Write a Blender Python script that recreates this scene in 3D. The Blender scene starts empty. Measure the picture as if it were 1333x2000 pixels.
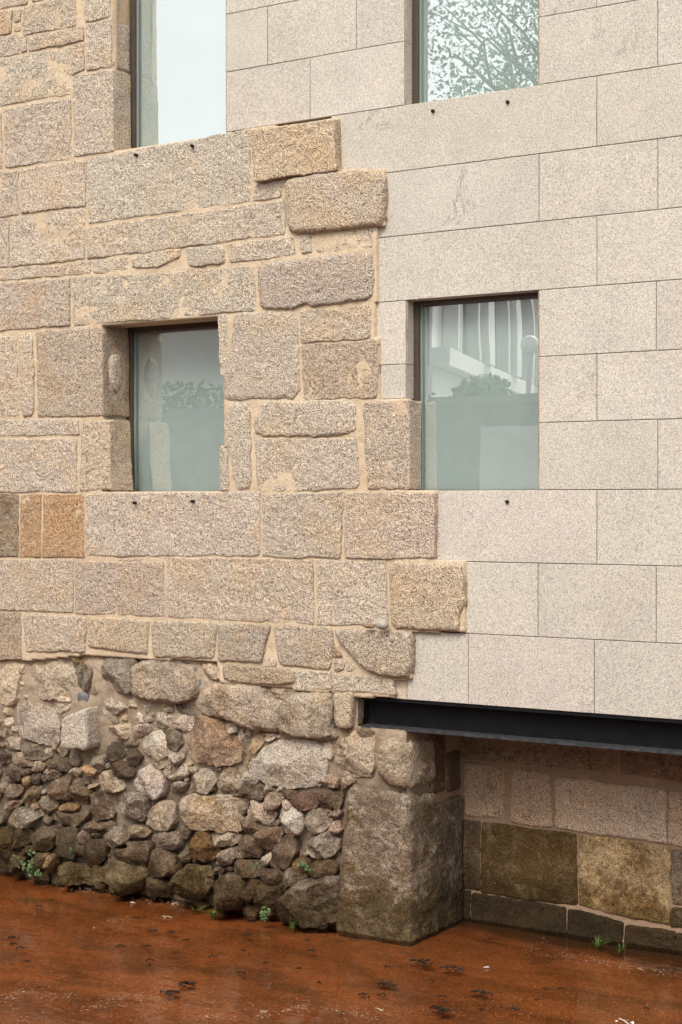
import bpy, math, random
import numpy as np
random.seed(7); RNG = np.random.default_rng(7)
scene = bpy.context.scene
COL = scene.collection

# ------------------------------------------------------------------ camera
FPX, HOR, CXP = 3250.0, 983.0, 666.5           # focal length, eye level and centre in photo pixels
CAM = np.array([5.2, -8.957, 2.731])
_L = math.hypot(FPX, 5016.0)
FW = np.array([-FPX/_L, 5016.0/_L, 0.0]); RT = np.array([5016.0/_L, FPX/_L, 0.0]); UP = np.array([0, 0, 1.0])
cd = bpy.data.cameras.new('camera'); cam = bpy.data.objects.new('camera', cd); COL.objects.link(cam)
cd.sensor_fit = 'AUTO'; cd.sensor_width = 36.0; cd.lens = FPX/2000.0*36.0; cd.shift_y = -17.0/2000.0
cd.clip_start = 0.05; cd.clip_end = 2000
cam.location = CAM; cam.rotation_euler = (math.radians(90), 0, math.atan2(-FW[0], FW[1]))
scene.camera = cam

# ------------------------------------------------------------------ sky, sun, exposure
SUN = np.array([0.14, -0.80, 0.92]); SUN /= np.linalg.norm(SUN)
w = bpy.data.worlds.new('World'); scene.world = w; w.use_nodes = True
nt = w.node_tree; nt.nodes.clear()
out = nt.nodes.new('ShaderNodeOutputWorld'); bg = nt.nodes.new('ShaderNodeBackground')
sky = nt.nodes.new('ShaderNodeTexSky'); sky.sky_type = 'NISHITA'; sky.sun_disc = False
sky.sun_elevation = math.asin(SUN[2]); sky.sun_rotation = math.atan2(SUN[0], SUN[1])
sky.air_density = 1.0; sky.dust_density = 4.0; sky.ozone_density = 1.0
hsv = nt.nodes.new('ShaderNodeHueSaturation'); hsv.inputs['Saturation'].default_value = 0.18
nt.links.new(sky.outputs[0], hsv.inputs['Color']); nt.links.new(hsv.outputs[0], bg.inputs['Color'])
bg.inputs['Strength'].default_value = 0.15
nt.links.new(bg.outputs[0], out.inputs['Surface'])
sd = bpy.data.lights.new('sun', 'SUN'); sd.energy = 1.15; sd.angle = math.radians(24); sd.color = (1.0, 0.94, 0.85)
so = bpy.data.objects.new('sun', sd); COL.objects.link(so)
from mathutils import Vector
so.rotation_euler = Vector(SUN).to_track_quat('Z', 'Y').to_euler(); so.location = (-6, -10, 14)
scene.view_settings.view_transform = 'Standard'; scene.view_settings.look = 'None'
scene.view_settings.gamma = 1.0; scene.view_settings.exposure = 0.72
scene.view_settings.use_curve_mapping = False
scene.render.engine = 'CYCLES'
scene.cycles.max_bounces = 6; scene.cycles.diffuse_bounces = 3; scene.cycles.transparent_max_bounces = 8

# ------------------------------------------------------------------ measuring helpers
def ray(x, y): return FW*FPX + RT*(x-CXP) + UP*(HOR-y)
def P(x, y, Y=0.0):
    """point of the plane Y=const seen at photo pixel x,y -> (X, Z)"""
    r = ray(x, y); t = (Y-CAM[1])/r[1]; q = CAM + r*t
    return (q[0], q[2])
def WZ(x, y, Z=0.0):
    r = ray(x, y); t = (Z-CAM[2])/r[2]; q = CAM + r*t
    return (q[0], q[1])
def PX(x, Y=0.0): return P(x, 900, Y)[0]

# ------------------------------------------------------------------ noise
def _hash(i, j, k, s):
    h = (i.astype(np.int64)*374761393 + j.astype(np.int64)*668265263 + k.astype(np.int64)*2147483647 + s*1274126177) & 0xFFFFFFFF
    h = ((h ^ (h >> 13))*1274126177) & 0xFFFFFFFF
    h = ((h ^ (h >> 16))*2246822519) & 0xFFFFFFFF
    return ((h ^ (h >> 15)) & 0xFFFFFF)/float(0xFFFFFF)
def vn(p, f, s=0):
    q = p*f; i = np.floor(q); t = q-i; t = t*t*(3-2*t); i = i.astype(np.int64)
    x, y, z = i[:, 0], i[:, 1], i[:, 2]; r = 0
    for a in (0, 1):
        for b in (0, 1):
            for c in (0, 1):
                wgt = (t[:, 0] if a else 1-t[:, 0])*(t[:, 1] if b else 1-t[:, 1])*(t[:, 2] if c else 1-t[:, 2])
                r = r + wgt*_hash(x+a, y+b, z+c, s)
    return r*2-1

# ------------------------------------------------------------------ materials
MATS = {}
def newmat(name):
    m = bpy.data.materials.new(name); m.use_nodes = True; m.node_tree.nodes.clear(); MATS[name] = m
    return m, m.node_tree
class NB:
    def __init__(s, nt): s.nt = nt
    def n(s, typ, **kw):
        nd = s.nt.nodes.new(typ)
        for k, v in kw.items():
            if k.startswith('i_'):
                key = k[2:]; key = int(key) if key.isdigit() else key.replace('_', ' ')
                nd.inputs[key].default_value = v
            else: setattr(nd, k, v)
        return nd
    def l(s, a, b): s.nt.links.new(a, b)
    def noise(s, vec, scale, detail=2, rough=0.5, dist=0.0):
        nd = s.n('ShaderNodeTexNoise'); nd.inputs['Scale'].default_value = scale; nd.inputs['Detail'].default_value = detail
        nd.inputs['Roughness'].default_value = rough; nd.inputs['Distortion'].default_value = dist
        s.l(vec, nd.inputs['Vector']); return nd.outputs['Fac']
    def ramp(s, fac, stops, interp='LINEAR'):
        nd = s.n('ShaderNodeValToRGB'); cr = nd.color_ramp; cr.interpolation = interp
        while len(cr.elements) < len(stops): cr.elements.new(0.5)
        for e, (p, c) in zip(cr.elements, stops):
            e.position = p; e.color = (c, c, c, 1) if not hasattr(c, '__len__') else (*c, 1)
        s.l(fac, nd.inputs[0]); return nd.outputs[0]
    def mix(s, fac, a, b, mode='MIX'):
        nd = s.n('ShaderNodeMix', data_type='RGBA', blend_type=mode)
        for key, v in ((0, fac), (6, a), (7, b)):
            if isinstance(v, (int, float)): nd.inputs[key].default_value = v
            elif isinstance(v, tuple): nd.inputs[key].default_value = (*v, 1)
            else: s.l(v, nd.inputs[key])
        return nd.outputs[2]
    def math(s, op, a, b=None, clamp=False):
        nd = s.n('ShaderNodeMath', operation=op, use_clamp=clamp)
        for k, v in ((0, a), (1, b)):
            if v is None: continue
            if isinstance(v, (int, float)): nd.inputs[k].default_value = v
            else: s.l(v, nd.inputs[k])
        return nd.outputs[0]
    def done(s, color, rough=0.9, bump=None, bdist=0.004, bstr=1.0, spec=0.25):
        b = s.n('ShaderNodeBsdfPrincipled'); o = s.n('ShaderNodeOutputMaterial')
        if isinstance(color, tuple): b.inputs['Base Color'].default_value = (*color, 1)
        else: s.l(color, b.inputs['Base Color'])
        if isinstance(rough, (int, float)): b.inputs['Roughness'].default_value = rough
        else: s.l(rough, b.inputs['Roughness'])
        b.inputs['Specular IOR Level'].default_value = spec
        if bump is not None:
            bn = s.n('ShaderNodeBump'); bn.inputs['Strength'].default_value = bstr; bn.inputs['Distance'].default_value = bdist
            s.l(bump, bn.inputs['Height']); s.l(bn.outputs[0], b.inputs['Normal'])
        s.l(b.outputs[0], o.inputs[0]); return b

def granite(name, grain, contrast, bdist, dirt=0.0, patch=0.45, ochre=(1.08, 0.91, 0.70), veins=False):
    m, t = newmat(name); N = NB(t)
    geo = N.n('ShaderNodeNewGeometry'); oi = N.n('ShaderNodeObjectInfo')
    off = N.n('ShaderNodeVectorMath', operation='SCALE'); comb = N.n('ShaderNodeCombineXYZ')
    N.l(oi.outputs['Random'], comb.inputs[0]); N.l(oi.outputs['Random'], comb.inputs[2])
    N.l(comb.outputs[0], off.inputs[0]); off.inputs['Scale'].default_value = 37.0
    add = N.n('ShaderNodeVectorMath', operation='ADD'); N.l(geo.outputs['Position'], add.inputs[0]); N.l(off.outputs[0], add.inputs[1])
    v = add.outputs[0]
    g1 = N.noise(v, grain, 2, 0.65); g2 = N.noise(v, grain*2.3, 1, 0.5); g3 = N.noise(v, grain*0.37, 3, 0.6)
    c = contrast
    s1 = N.ramp(g1, [(0.30, 1-1.35*c), (0.42, 1-0.45*c), (0.52, 1.0), (0.62, 1+0.30*c), (0.72, 1+0.55*c)])
    s2 = N.ramp(g2, [(0.30, 1-0.9*c), (0.45, 1.0), (0.70, 1+0.3*c)])
    s3 = N.ramp(g3, [(0.30, 1-0.28*c), (0.70, 1+0.22*c)])
    col = N.mix(1.0, N.mix(1.0, oi.outputs['Color'], s1, 'MULTIPLY'), s2, 'MULTIPLY'); col = N.mix(1.0, col, s3, 'MULTIPLY')
    # warm iron patches and cooler grey patches
    p1 = N.noise(v, 2.6, 3, 0.6, 0.6); p2 = N.noise(v, 4.3, 2, 0.6, 0.3)
    f1 = N.ramp(p1, [(0.50, 0.0), (0.66, patch)]); col = N.mix(f1, col, N.mix(1.0, col, ochre, 'MULTIPLY'))
    f2 = N.ramp(p2, [(0.54, 0.0), (0.68, patch*0.8)]); col = N.mix(f2, col, N.mix(1.0, col, (0.86, 0.86, 0.90), 'MULTIPLY'))
    rough = 0.92
    if veins:
        w1 = N.noise(v, 1.9, 5, 0.65, 1.1); w2 = N.noise(v, 1.1, 2, 0.5); w3 = N.noise(v, 2.2, 3, 0.6)
        rid = N.math('ABSOLUTE', N.math('SUBTRACT', w1, 0.5)); line = N.ramp(rid, [(0.0, 1.0), (0.010, 0.0)])
        msk = N.ramp(w2, [(0.57, 0.0), (0.65, 0.6)]); vf = N.mix(1.0, line, msk, 'MULTIPLY'); col = N.mix(vf, col, N.mix(1.0, col, (0.45, 0.44, 0.46), 'MULTIPLY'))
        col = N.mix(1.0, col, N.ramp(w3, [(0.30, 0.93), (0.70, 1.06)]), 'MULTIPLY')
    # dirt, lichen and moss where the piece carries them (per-piece amounts)
    am = N.n('ShaderNodeAttribute', attribute_type='OBJECT', attribute_name='moss')
    ad = N.n('ShaderNodeAttribute', attribute_type='OBJECT', attribute_name='dirt')
    m1 = N.noise(v, 7.0, 3, 0.7, 0.4); m2 = N.noise(v, 34.0, 2, 0.7); m3 = N.noise(v, 6.0, 3, 0.75, 0.5)
    dsum = N.math('ADD', N.math('MULTIPLY', m3, 0.65), N.math('MULTIPLY', m2, 0.35))
    df = N.math('MULTIPLY', N.math('SUBTRACT', N.math('ADD', dsum, ad.outputs['Fac']), 0.66), 4.2, True)
    df = N.math('MULTIPLY', df, 0.82)
    col = N.mix(df, col, N.mix(1.0, col, (0.27, 0.205, 0.15), 'MULTIPLY'))
    msum = N.math('ADD', N.math('MULTIPLY', m1, 0.7), N.math('MULTIPLY', m2, 0.3))
    mf = N.math('MULTIPLY', N.math('SUBTRACT', N.math('ADD', msum, am.outputs['Fac']), 0.78), 5.0, True)
    mcol = N.mix(1.0, col, N.mix(m1, (0.36, 0.30, 0.12), (0.62, 0.52, 0.20)), 'MULTIPLY')
    col = N.mix(N.math('MULTIPLY', mf, 0.85), col, mcol)
    # real moisture line of the stream on the lowest centimetres
    sep = N.n('ShaderNodeSeparateXYZ'); N.l(geo.outputs['Position'], sep.inputs[0])
    wet = N.math('SUBTRACT', 1.0, N.math('MULTIPLY', N.math('SUBTRACT', sep.outputs[2], N.math('MULTIPLY', m3, 0.42)), 6.0), True)
    col = N.mix(N.math('MULTIPLY', wet, 0.85), col, N.mix(1.0, col, (0.40, 0.34, 0.18), 'MULTIPLY'))
    hb = N.math('ADD', N.math('MULTIPLY', g1, 0.7), N.math('MULTIPLY', g3, 0.9))
    N.done(col, rough, hb, bdist, 1.0, 0.2)
    return m
granite('granite_hewn', 122.0, 0.74, 0.016)
granite('granite_sawn', 165.0, 0.45, 0.0012, patch=0.14, ochre=(1.05, 0.95, 0.84), veins=True)
granite('granite_rubble', 108.0, 0.64, 0.011, patch=0.5)

def mortar_mat(name, c1, c2, dirtcol, dz):
    m, t = newmat(name); N = NB(t); geo = N.n('ShaderNodeNewGeometry'); v = geo.outputs['Position']
    a = N.noise(v, 3.5, 5, 0.6, 0.3); b = N.noise(v, 130.0, 2, 0.7); c = N.noise(v, 24.0, 4, 0.65)
    col = N.mix(N.ramp(a, [(0.35, 0.0), (0.65, 1.0)]), c1, c2)
    col = N.mix(1.0, col, N.ramp(b, [(0.3, 0.84), (0.6, 1.05)]), 'MULTIPLY')
    col = N.mix(1.0, col, N.ramp(c, [(0.3, 0.86), (0.65, 1.06)]), 'MULTIPLY')
    if dz:
        d = N.noise(v, 2.4, 5, 0.7, 0.5)
        sep = N.n('ShaderNodeSeparateXYZ'); N.l(v, sep.inputs[0])
        # old damp soot on the lower rubble bedding, in patches of its own
        f = N.math('SUBTRACT', N.math('ADD', N.math('MULTIPLY', d, 1.8), 0.42), N.math('MULTIPLY', sep.outputs[2], 0.80), True)
        col = N.mix(f, col, dirtcol)
    N.done(col, 0.95, N.math('ADD', N.math('MULTIPLY', b, 0.5), c), 0.010, 1.0, 0.15)
mortar_mat('lime_mortar', (0.53, 0.40, 0.265), (0.60, 0.475, 0.335), None, False)
mortar_mat('rubble_mortar', (0.40, 0.30, 0.205), (0.45, 0.35, 0.25), (0.125, 0.095, 0.067), True)
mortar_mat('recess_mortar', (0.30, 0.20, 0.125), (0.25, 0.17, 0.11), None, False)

def flat(name, c, rough=0.6, metal=0.0, spec=0.4, nscale=None, namp=0.15):
    m, t = newmat(name); N = NB(t)
    if nscale:
        geo = N.n('ShaderNodeNewGeometry'); f = N.noise(geo.outputs['Position'], nscale, 4, 0.6)
        col = N.mix(1.0, c, N.ramp(f, [(0.3, 1-namp), (0.7, 1+namp)]), 'MULTIPLY')
        b = N.done(col, rough, f, 0.002, 0.3, spec)
    else: b = N.done(c, rough, spec=spec)
    b.inputs['Metallic'].default_value = metal
    return m
flat('joint_filler', (0.30, 0.22, 0.15), 0.95, nscale=20, namp=0.4)
flat('steel_dust', (0.035, 0.034, 0.036), 0.6, spec=0.3, nscale=25, namp=0.6)
flat('steel_paint', (0.004, 0.004, 0.005), 0.55, 0.0, 0.2, nscale=14, namp=0.5)
flat('bronze_frame', (0.085, 0.062, 0.042), 0.45, 0.3, 0.4, nscale=9)
flat('seal_strip', (0.20, 0.25, 0.23), 0.5)
flat('blind_fabric', (0.58, 0.63, 0.605), 0.95, spec=0.05, nscale=3, namp=0.05)
flat('dark_hole', (0.01, 0.009, 0.008), 0.8)
flat('slate', (0.15, 0.145, 0.155), 0.6, nscale=30, namp=0.3)
flat('slate_stone', (0.36, 0.32, 0.26), 0.8, nscale=35, namp=0.2)
flat('slate_chip', (0.25, 0.17, 0.11), 0.85, nscale=35, namp=0.25)
flat('concrete', (0.16, 0.14, 0.12), 0.9, nscale=6)
flat('stucco', (0.62, 0.60, 0.56), 0.9, nscale=5, namp=0.06)
flat('white_plaster', (0.82, 0.81, 0.78), 0.9, nscale=5, namp=0.05)
flat('stucco_pink', (0.55, 0.44, 0.38), 0.9, nscale=5, namp=0.06)
flat('dark_glass', (0.05, 0.06, 0.06), 0.15)
flat('roof_tile', (0.28, 0.16, 0.11), 0.9, nscale=8)
flat('retaining_stone', (0.20, 0.195, 0.17), 0.95, nscale=4, namp=0.25)
flat('paving', (0.22, 0.21, 0.19), 0.95, nscale=5)
flat('bark', (0.10, 0.075, 0.05), 0.95, nscale=20, namp=0.4)
flat('leaf_green', (0.10, 0.15, 0.045), 0.7, nscale=2.0, namp=0.4)
flat('grass_green', (0.075, 0.115, 0.018), 0.7, nscale=30, namp=0.4)
flat('weed_green', (0.052, 0.085, 0.018), 0.6, nscale=40, namp=0.3)
flat('dead_leaf', (0.035, 0.023, 0.015), 0.9, spec=0.05, nscale=40, namp=0.6)
flat('pale_leaf', (0.42, 0.34, 0.25), 0.8, nscale=40, namp=0.3)
flat('white_petal', (0.72, 0.66, 0.58), 0.8, nscale=40, namp=0.2)
flat('scum', (0.34, 0.23, 0.14), 0.8, nscale=60, namp=0.4)
flat('lamp_globe', (0.85, 0.85, 0.80), 0.3)
flat('railing_paint', (0.55, 0.56, 0.56), 0.5)

m, t = newmat('pane_glass'); N = NB(t)      # coated glazing: part mirror, part see-through with a green cast
o = N.n('ShaderNodeOutputMaterial'); tr = N.n('ShaderNodeBsdfTransparent'); tr.inputs[0].default_value = (0.94, 0.965, 0.955, 1)
gl = N.n('ShaderNodeBsdfGlossy'); gl.inputs['Roughness'].default_value = 0.0; gl.inputs['Color'].default_value = (0.98, 0.985, 1.0, 1)
geo = N.n('ShaderNodeNewGeometry'); bn = N.n('ShaderNodeBump'); bn.inputs['Strength'].default_value = 0.12; bn.inputs['Distance'].default_value = 0.004
N.l(N.noise(geo.outputs['Position'], 2.2, 1, 0.4), bn.inputs['Height']); N.l(bn.outputs[0], gl.inputs['Normal'])
lw = N.n('ShaderNodeFresnel'); lw.inputs['IOR'].default_value = 1.5
mx = N.n('ShaderNodeMixShader'); N.l(N.math('MULTIPLY', N.math('ADD', N.math('MULTIPLY', lw.outputs[0], 1.6), 0.33, True), N.math('SUBTRACT', 1.0, geo.outputs['Backfacing'])), mx.inputs[0])
N.l(tr.outputs[0], mx.inputs[1]); N.l(gl.outputs[0], mx.inputs[2]); N.l(mx.outputs[0], o.inputs[0])

m, t = newmat('water'); N = NB(t)
o = N.n('ShaderNodeOutputMaterial'); tr = N.n('ShaderNodeBsdfTransparent'); tr.inputs[0].default_value = (0.80, 0.70, 0.58, 1)
gl = N.n('ShaderNodeBsdfGlossy'); gl.inputs['Roughness'].default_value = 0.03
geo = N.n('ShaderNodeNewGeometry'); mp = N.n('ShaderNodeMapping'); mp.inputs['Scale'].default_value = (0.6, 1.6, 1.0)
N.l(geo.outputs['Position'], mp.inputs[0])
bn = N.n('ShaderNodeBump'); bn.inputs['Strength'].default_value = 0.22; bn.inputs['Distance'].default_value = 0.02
N.l(N.noise(mp.outputs[0], 5.0, 3, 0.55), bn.inputs['Height']); N.l(bn.outputs[0], gl.inputs['Normal'])
lw = N.n('ShaderNodeFresnel'); lw.inputs['IOR'].default_value = 1.33
mx = N.n('ShaderNodeMixShader'); N.l(N.math('MULTIPLY', lw.outputs[0], 1.1, True), mx.inputs[0])
N.l(tr.outputs[0], mx.inputs[1]); N.l(gl.outputs[0], mx.inputs[2]); N.l(mx.outputs[0], o.inputs[0])

m, t = newmat('rust_bed'); N = NB(t)
geo = N.n('ShaderNodeNewGeometry'); v = geo.outputs['Position']
mp = N.n('ShaderNodeMapping'); mp.inputs['Scale'].default_value = (0.8, 1.5, 1.0); mp.inputs['Rotation'].default_value = (0, 0, math.radians(-33)); N.l(v, mp.inputs[0])
a = N.noise(mp.outputs[0], 1.5, 5, 0.68, 0.15); b = N.noise(v, 75.0, 3, 0.8); c = N.noise(mp.outputs[0], 2.3, 6, 0.7, 0.1); d = N.noise(v, 30, 3, 0.7)
col = N.mix(N.ramp(a, [(0.38, 0.0), (0.60, 1.0)]), (0.25, 0.094, 0.034), (0.40, 0.155, 0.059))
col = N.mix(N.ramp(c, [(0.48, 0.0), (0.66, 0.7)]), col, (0.12, 0.062, 0.024))
col = N.mix(1.0, col, N.ramp(b, [(0.28, 0.42), (0.5, 1.0), (0.72, 1.65)]), 'MULTIPLY')
col = N.mix(1.0, col, N.ramp(d, [(0.3, 0.82), (0.7, 1.15)]), 'MULTIPLY')
sep = N.n('ShaderNodeSeparateXYZ'); N.l(v, sep.inputs[0])      # shade and dark reflection at the recessed wall's foot, painted into the bed colour
recess_shade = N.math('MULTIPLY', N.math('SUBTRACT', N.math('ADD', N.math('MULTIPLY', sep.outputs[1], 1.0), N.math('MULTIPLY', c, 0.7)), 0.70), 6.0, True)
col = N.mix(N.math('MULTIPLY', recess_shade, 0.8), col, (0.050, 0.030, 0.016))
N.done(col, 0.95, N.math('ADD', b, d), 0.006, 0.8, 0.1)

# ------------------------------------------------------------------ object helpers
def mesh_obj(name, verts, faces, mat, parent=None, smooth=True, color=None, moss=None, dirt=None):
    me = bpy.data.meshes.new(name); me.from_pydata(np.asarray(verts).tolist() if not isinstance(verts, list) else verts, [], faces if isinstance(faces, list) else faces.tolist())
    if smooth: me.polygons.foreach_set('use_smooth', np.ones(len(me.polygons), dtype=bool))
    me.materials.append(MATS[mat]); me.update()
    o = bpy.data.objects.new(name, me); COL.objects.link(o); o.parent = parent
    if color is not None: o.color = (*color, 1)
    if moss is not None: o['moss'] = float(moss)
    if dirt is not None: o['dirt'] = float(dirt)
    return o
def empty(name, loc, label, cat, group=None):
    o = bpy.data.objects.new(name, None); COL.objects.link(o); o.location = (0, 0, 0); o.empty_display_size = 0.2
    o['label'] = label; o['category'] = cat
    if group: o['group'] = group
    return o
def tag(o, label, cat, group=None):
    o['label'] = label; o['category'] = cat
    if group: o['group'] = group
    return o
def struct(o): o['kind'] = 'structure'; return o
class MB:
    def __init__(s): s.v = []; s.f = []
    def box(s, x0, x1, y0, y1, z0, z1, ch=0.0):
        i = len(s.v)
        s.v += [(x0,y0,z0),(x1,y0,z0),(x1,y1,z0),(x0,y1,z0),(x0,y0,z1),(x1,y0,z1),(x1,y1,z1),(x0,y1,z1)]
        s.f += [[i,i+3,i+2,i+1],[i+4,i+5,i+6,i+7],[i,i+1,i+5,i+4],[i+1,i+2,i+6,i+5],[i+2,i+3,i+7,i+6],[i+3,i,i+4,i+7]]; return s
    def poly(s, pts): i = len(s.v); s.v += [tuple(p) for p in pts]; s.f.append(list(range(i, i+len(pts)))); return s
    def tube(s, pts, rad, n=8):
        pts = [np.array(p, float) for p in pts]; i0 = len(s.v)
        for k, p in enumerate(pts):
            d = pts[min(k+1, len(pts)-1)]-pts[max(k-1, 0)]; d /= np.linalg.norm(d)+1e-9
            a = np.cross(d, (0.3, 0.2, 0.93)); a /= np.linalg.norm(a)+1e-9; b = np.cross(d, a)
            r = rad[k] if hasattr(rad, '__len__') else rad
            for j in range(n):
                th = 2*math.pi*j/n; s.v.append(tuple(p+r*(math.cos(th)*a+math.sin(th)*b)))
        for k in range(len(pts)-1):
            for j in range(n):
                s.f.append([i0+k*n+j, i0+k*n+(j+1) % n, i0+(k+1)*n+(j+1) % n, i0+(k+1)*n+j])
        s.f.append([i0+j for j in range(n)][::-1]); s.f.append([i0+(len(pts)-1)*n+j for j in range(n)]); return s
    def build(s, name, mat, parent=None, smooth=False, **k): return mesh_obj(name, s.v, s.f, mat, parent, smooth, **k)

def to_world(a, n, z, frame):
    """a along the face, n outward, z up -> world"""
    if frame[0] == 'front': return np.stack([a, frame[1]-n, z], 1)
    return np.stack([frame[1]+n, a, z], 1)          # return face that looks towards +X

def shade_noise(pw, rough, seed):
    return rough*(1.0*vn(pw, 9, seed)+0.75*vn(pw, 24, seed+1)+0.62*vn(pw, 55, seed+2)+0.50*vn(pw, 110, seed+3))

def grid_stone(name, q, parent, mat, color, frame=('front', 0.0), r=0.018, rc=0.02, proud=0.02, rough=0.0045,
               sk=(0.05, 0.05, 0.05, 0.05), seed=0, res=0.0095, warp=0.008, moss=0, dirt=0, tilt=(0, 0), grow=0.0):
    q = np.array(q, float); qc = q.mean(0); q = q+np.sign(q-qc)*grow; TL, TR, BR, BL = q
    W = (np.linalg.norm(TR-TL)+np.linalg.norm(BR-BL))/2; H = (np.linalg.norm(TL-BL)+np.linalg.norm(TR-BR))/2
    r = min(r, 0.42*W, 0.42*H); rc = min(rc, 0.45*W, 0.45*H)
    def axis(Ln, s0, s1):
        e = r*np.array([0, 0.05, 0.2, 0.48, 1.0]); n = max(2, int(math.ceil((Ln-2*r)/res)))
        pos = np.concatenate([e[:-1], np.linspace(r, Ln-r, n+1), (Ln-e[:-1])[::-1]])
        n0 = max(1, int(s0/0.03)); n1 = max(1, int(s1/0.03))
        b = np.concatenate([np.linspace(s0, 0, n0+1)[:-1], np.zeros(len(pos)), np.linspace(0, s1, n1+1)[1:]])
        pos = np.concatenate([np.zeros(n0), pos, np.full(n1, Ln)]); return pos, b
    xs, bx = axis(W, sk[0], sk[2]); ys, by = axis(H, sk[3], sk[1])
    X, Y = np.meshgrid(xs, ys); BX, BY = np.meshgrid(bx, by); b = np.maximum(BX, BY).ravel()
    x = X.ravel(); y = Y.ravel()
    ex = np.clip(1-np.minimum(x, W-x)/r, 0, 1); ey = np.clip(1-np.minimum(y, H-y)/r, 0, 1)
    e = np.minimum(1, np.sqrt(ex**2+ey**2)); off = r*(1-np.sqrt(1-e**2+1e-9))
    cx, cy = x-W/2, y-H/2; ax, ay = np.abs(cx), np.abs(cy)
    # every corner gets its own radius
    rr = rc*np.where((cx > 0) & (cy > 0), 0.5+random.random(), np.where((cx > 0), 0.5+random.random(), np.where(cy > 0, 0.5+random.random(), 0.5+random.random())))
    rr = np.minimum(rr, 0.48*min(W, H))
    dx = np.clip((ax-(W/2-rr))/rr, 0, 1); dy = np.clip((ay-(H/2-rr))/rr, 0, 1)
    nx = np.where((dx > 0) & (dy > 0), (W/2-rr)+rr*dx*np.sqrt(1-dy**2/2), ax); ny = np.where((dx > 0) & (dy > 0), (H/2-rr)+rr*dy*np.sqrt(1-dx**2/2), ay)
    u = (np.sign(cx)*nx)/W+0.5; v = (np.sign(cy)*ny)/H+0.5
    pt = BL[None]*((1-u)*(1-v))[:, None]+BR[None]*(u*(1-v))[:, None]+TR[None]*(u*v)[:, None]+TL[None]*((1-u)*v)[:, None]
    a, z = pt[:, 0].copy(), pt[:, 1].copy(); n = proud-off-b + tilt[0]*(u-0.5)+tilt[1]*(v-0.5)
    pw = np.stack([a, n, z], 1); ps = pw+seed*3.17
    a += warp*(0.8*vn(pw, 5, 11)+0.5*vn(pw, 17, 12)); z += warp*(0.8*vn(pw, 5, 21)+0.5*vn(pw, 17, 22))
    edge = 0.25+0.75*np.clip(np.minimum(np.minimum(x, W-x), np.minimum(y, H-y))/0.03, 0, 1)
    n += shade_noise(ps, rough, 31)*np.where(b > 0, 0.15, edge) + np.where(b > 0, 0, 1)*0.006*vn(ps, 4, 77)
    # ragged arrises: the edge itself breaks in and out
    inx = np.where(ex > 0, np.sign(cx), 0); iny = np.where(ey > 0, np.sign(cy), 0)
    jag = 0.8*rough*(vn(ps, 28, 41)+0.8*vn(ps, 70, 42)) + 0.0015
    a += inx*jag*np.where(sk[2] > 0.1, 0.5, 1.0); z += iny*jag
    wv = to_world(a, n, z, frame)
    nu, nv = len(xs), len(ys); idx = np.arange(nu*nv).reshape(nv, nu)
    f = np.stack([idx[:-1, :-1].ravel(), idx[:-1, 1:].ravel(), idx[1:, 1:].ravel(), idx[1:, :-1].ravel()], 1)
    if frame[0] != 'front' : pass
    return mesh_obj(name, wv, f, mat, parent, True, color, moss, dirt)

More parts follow.
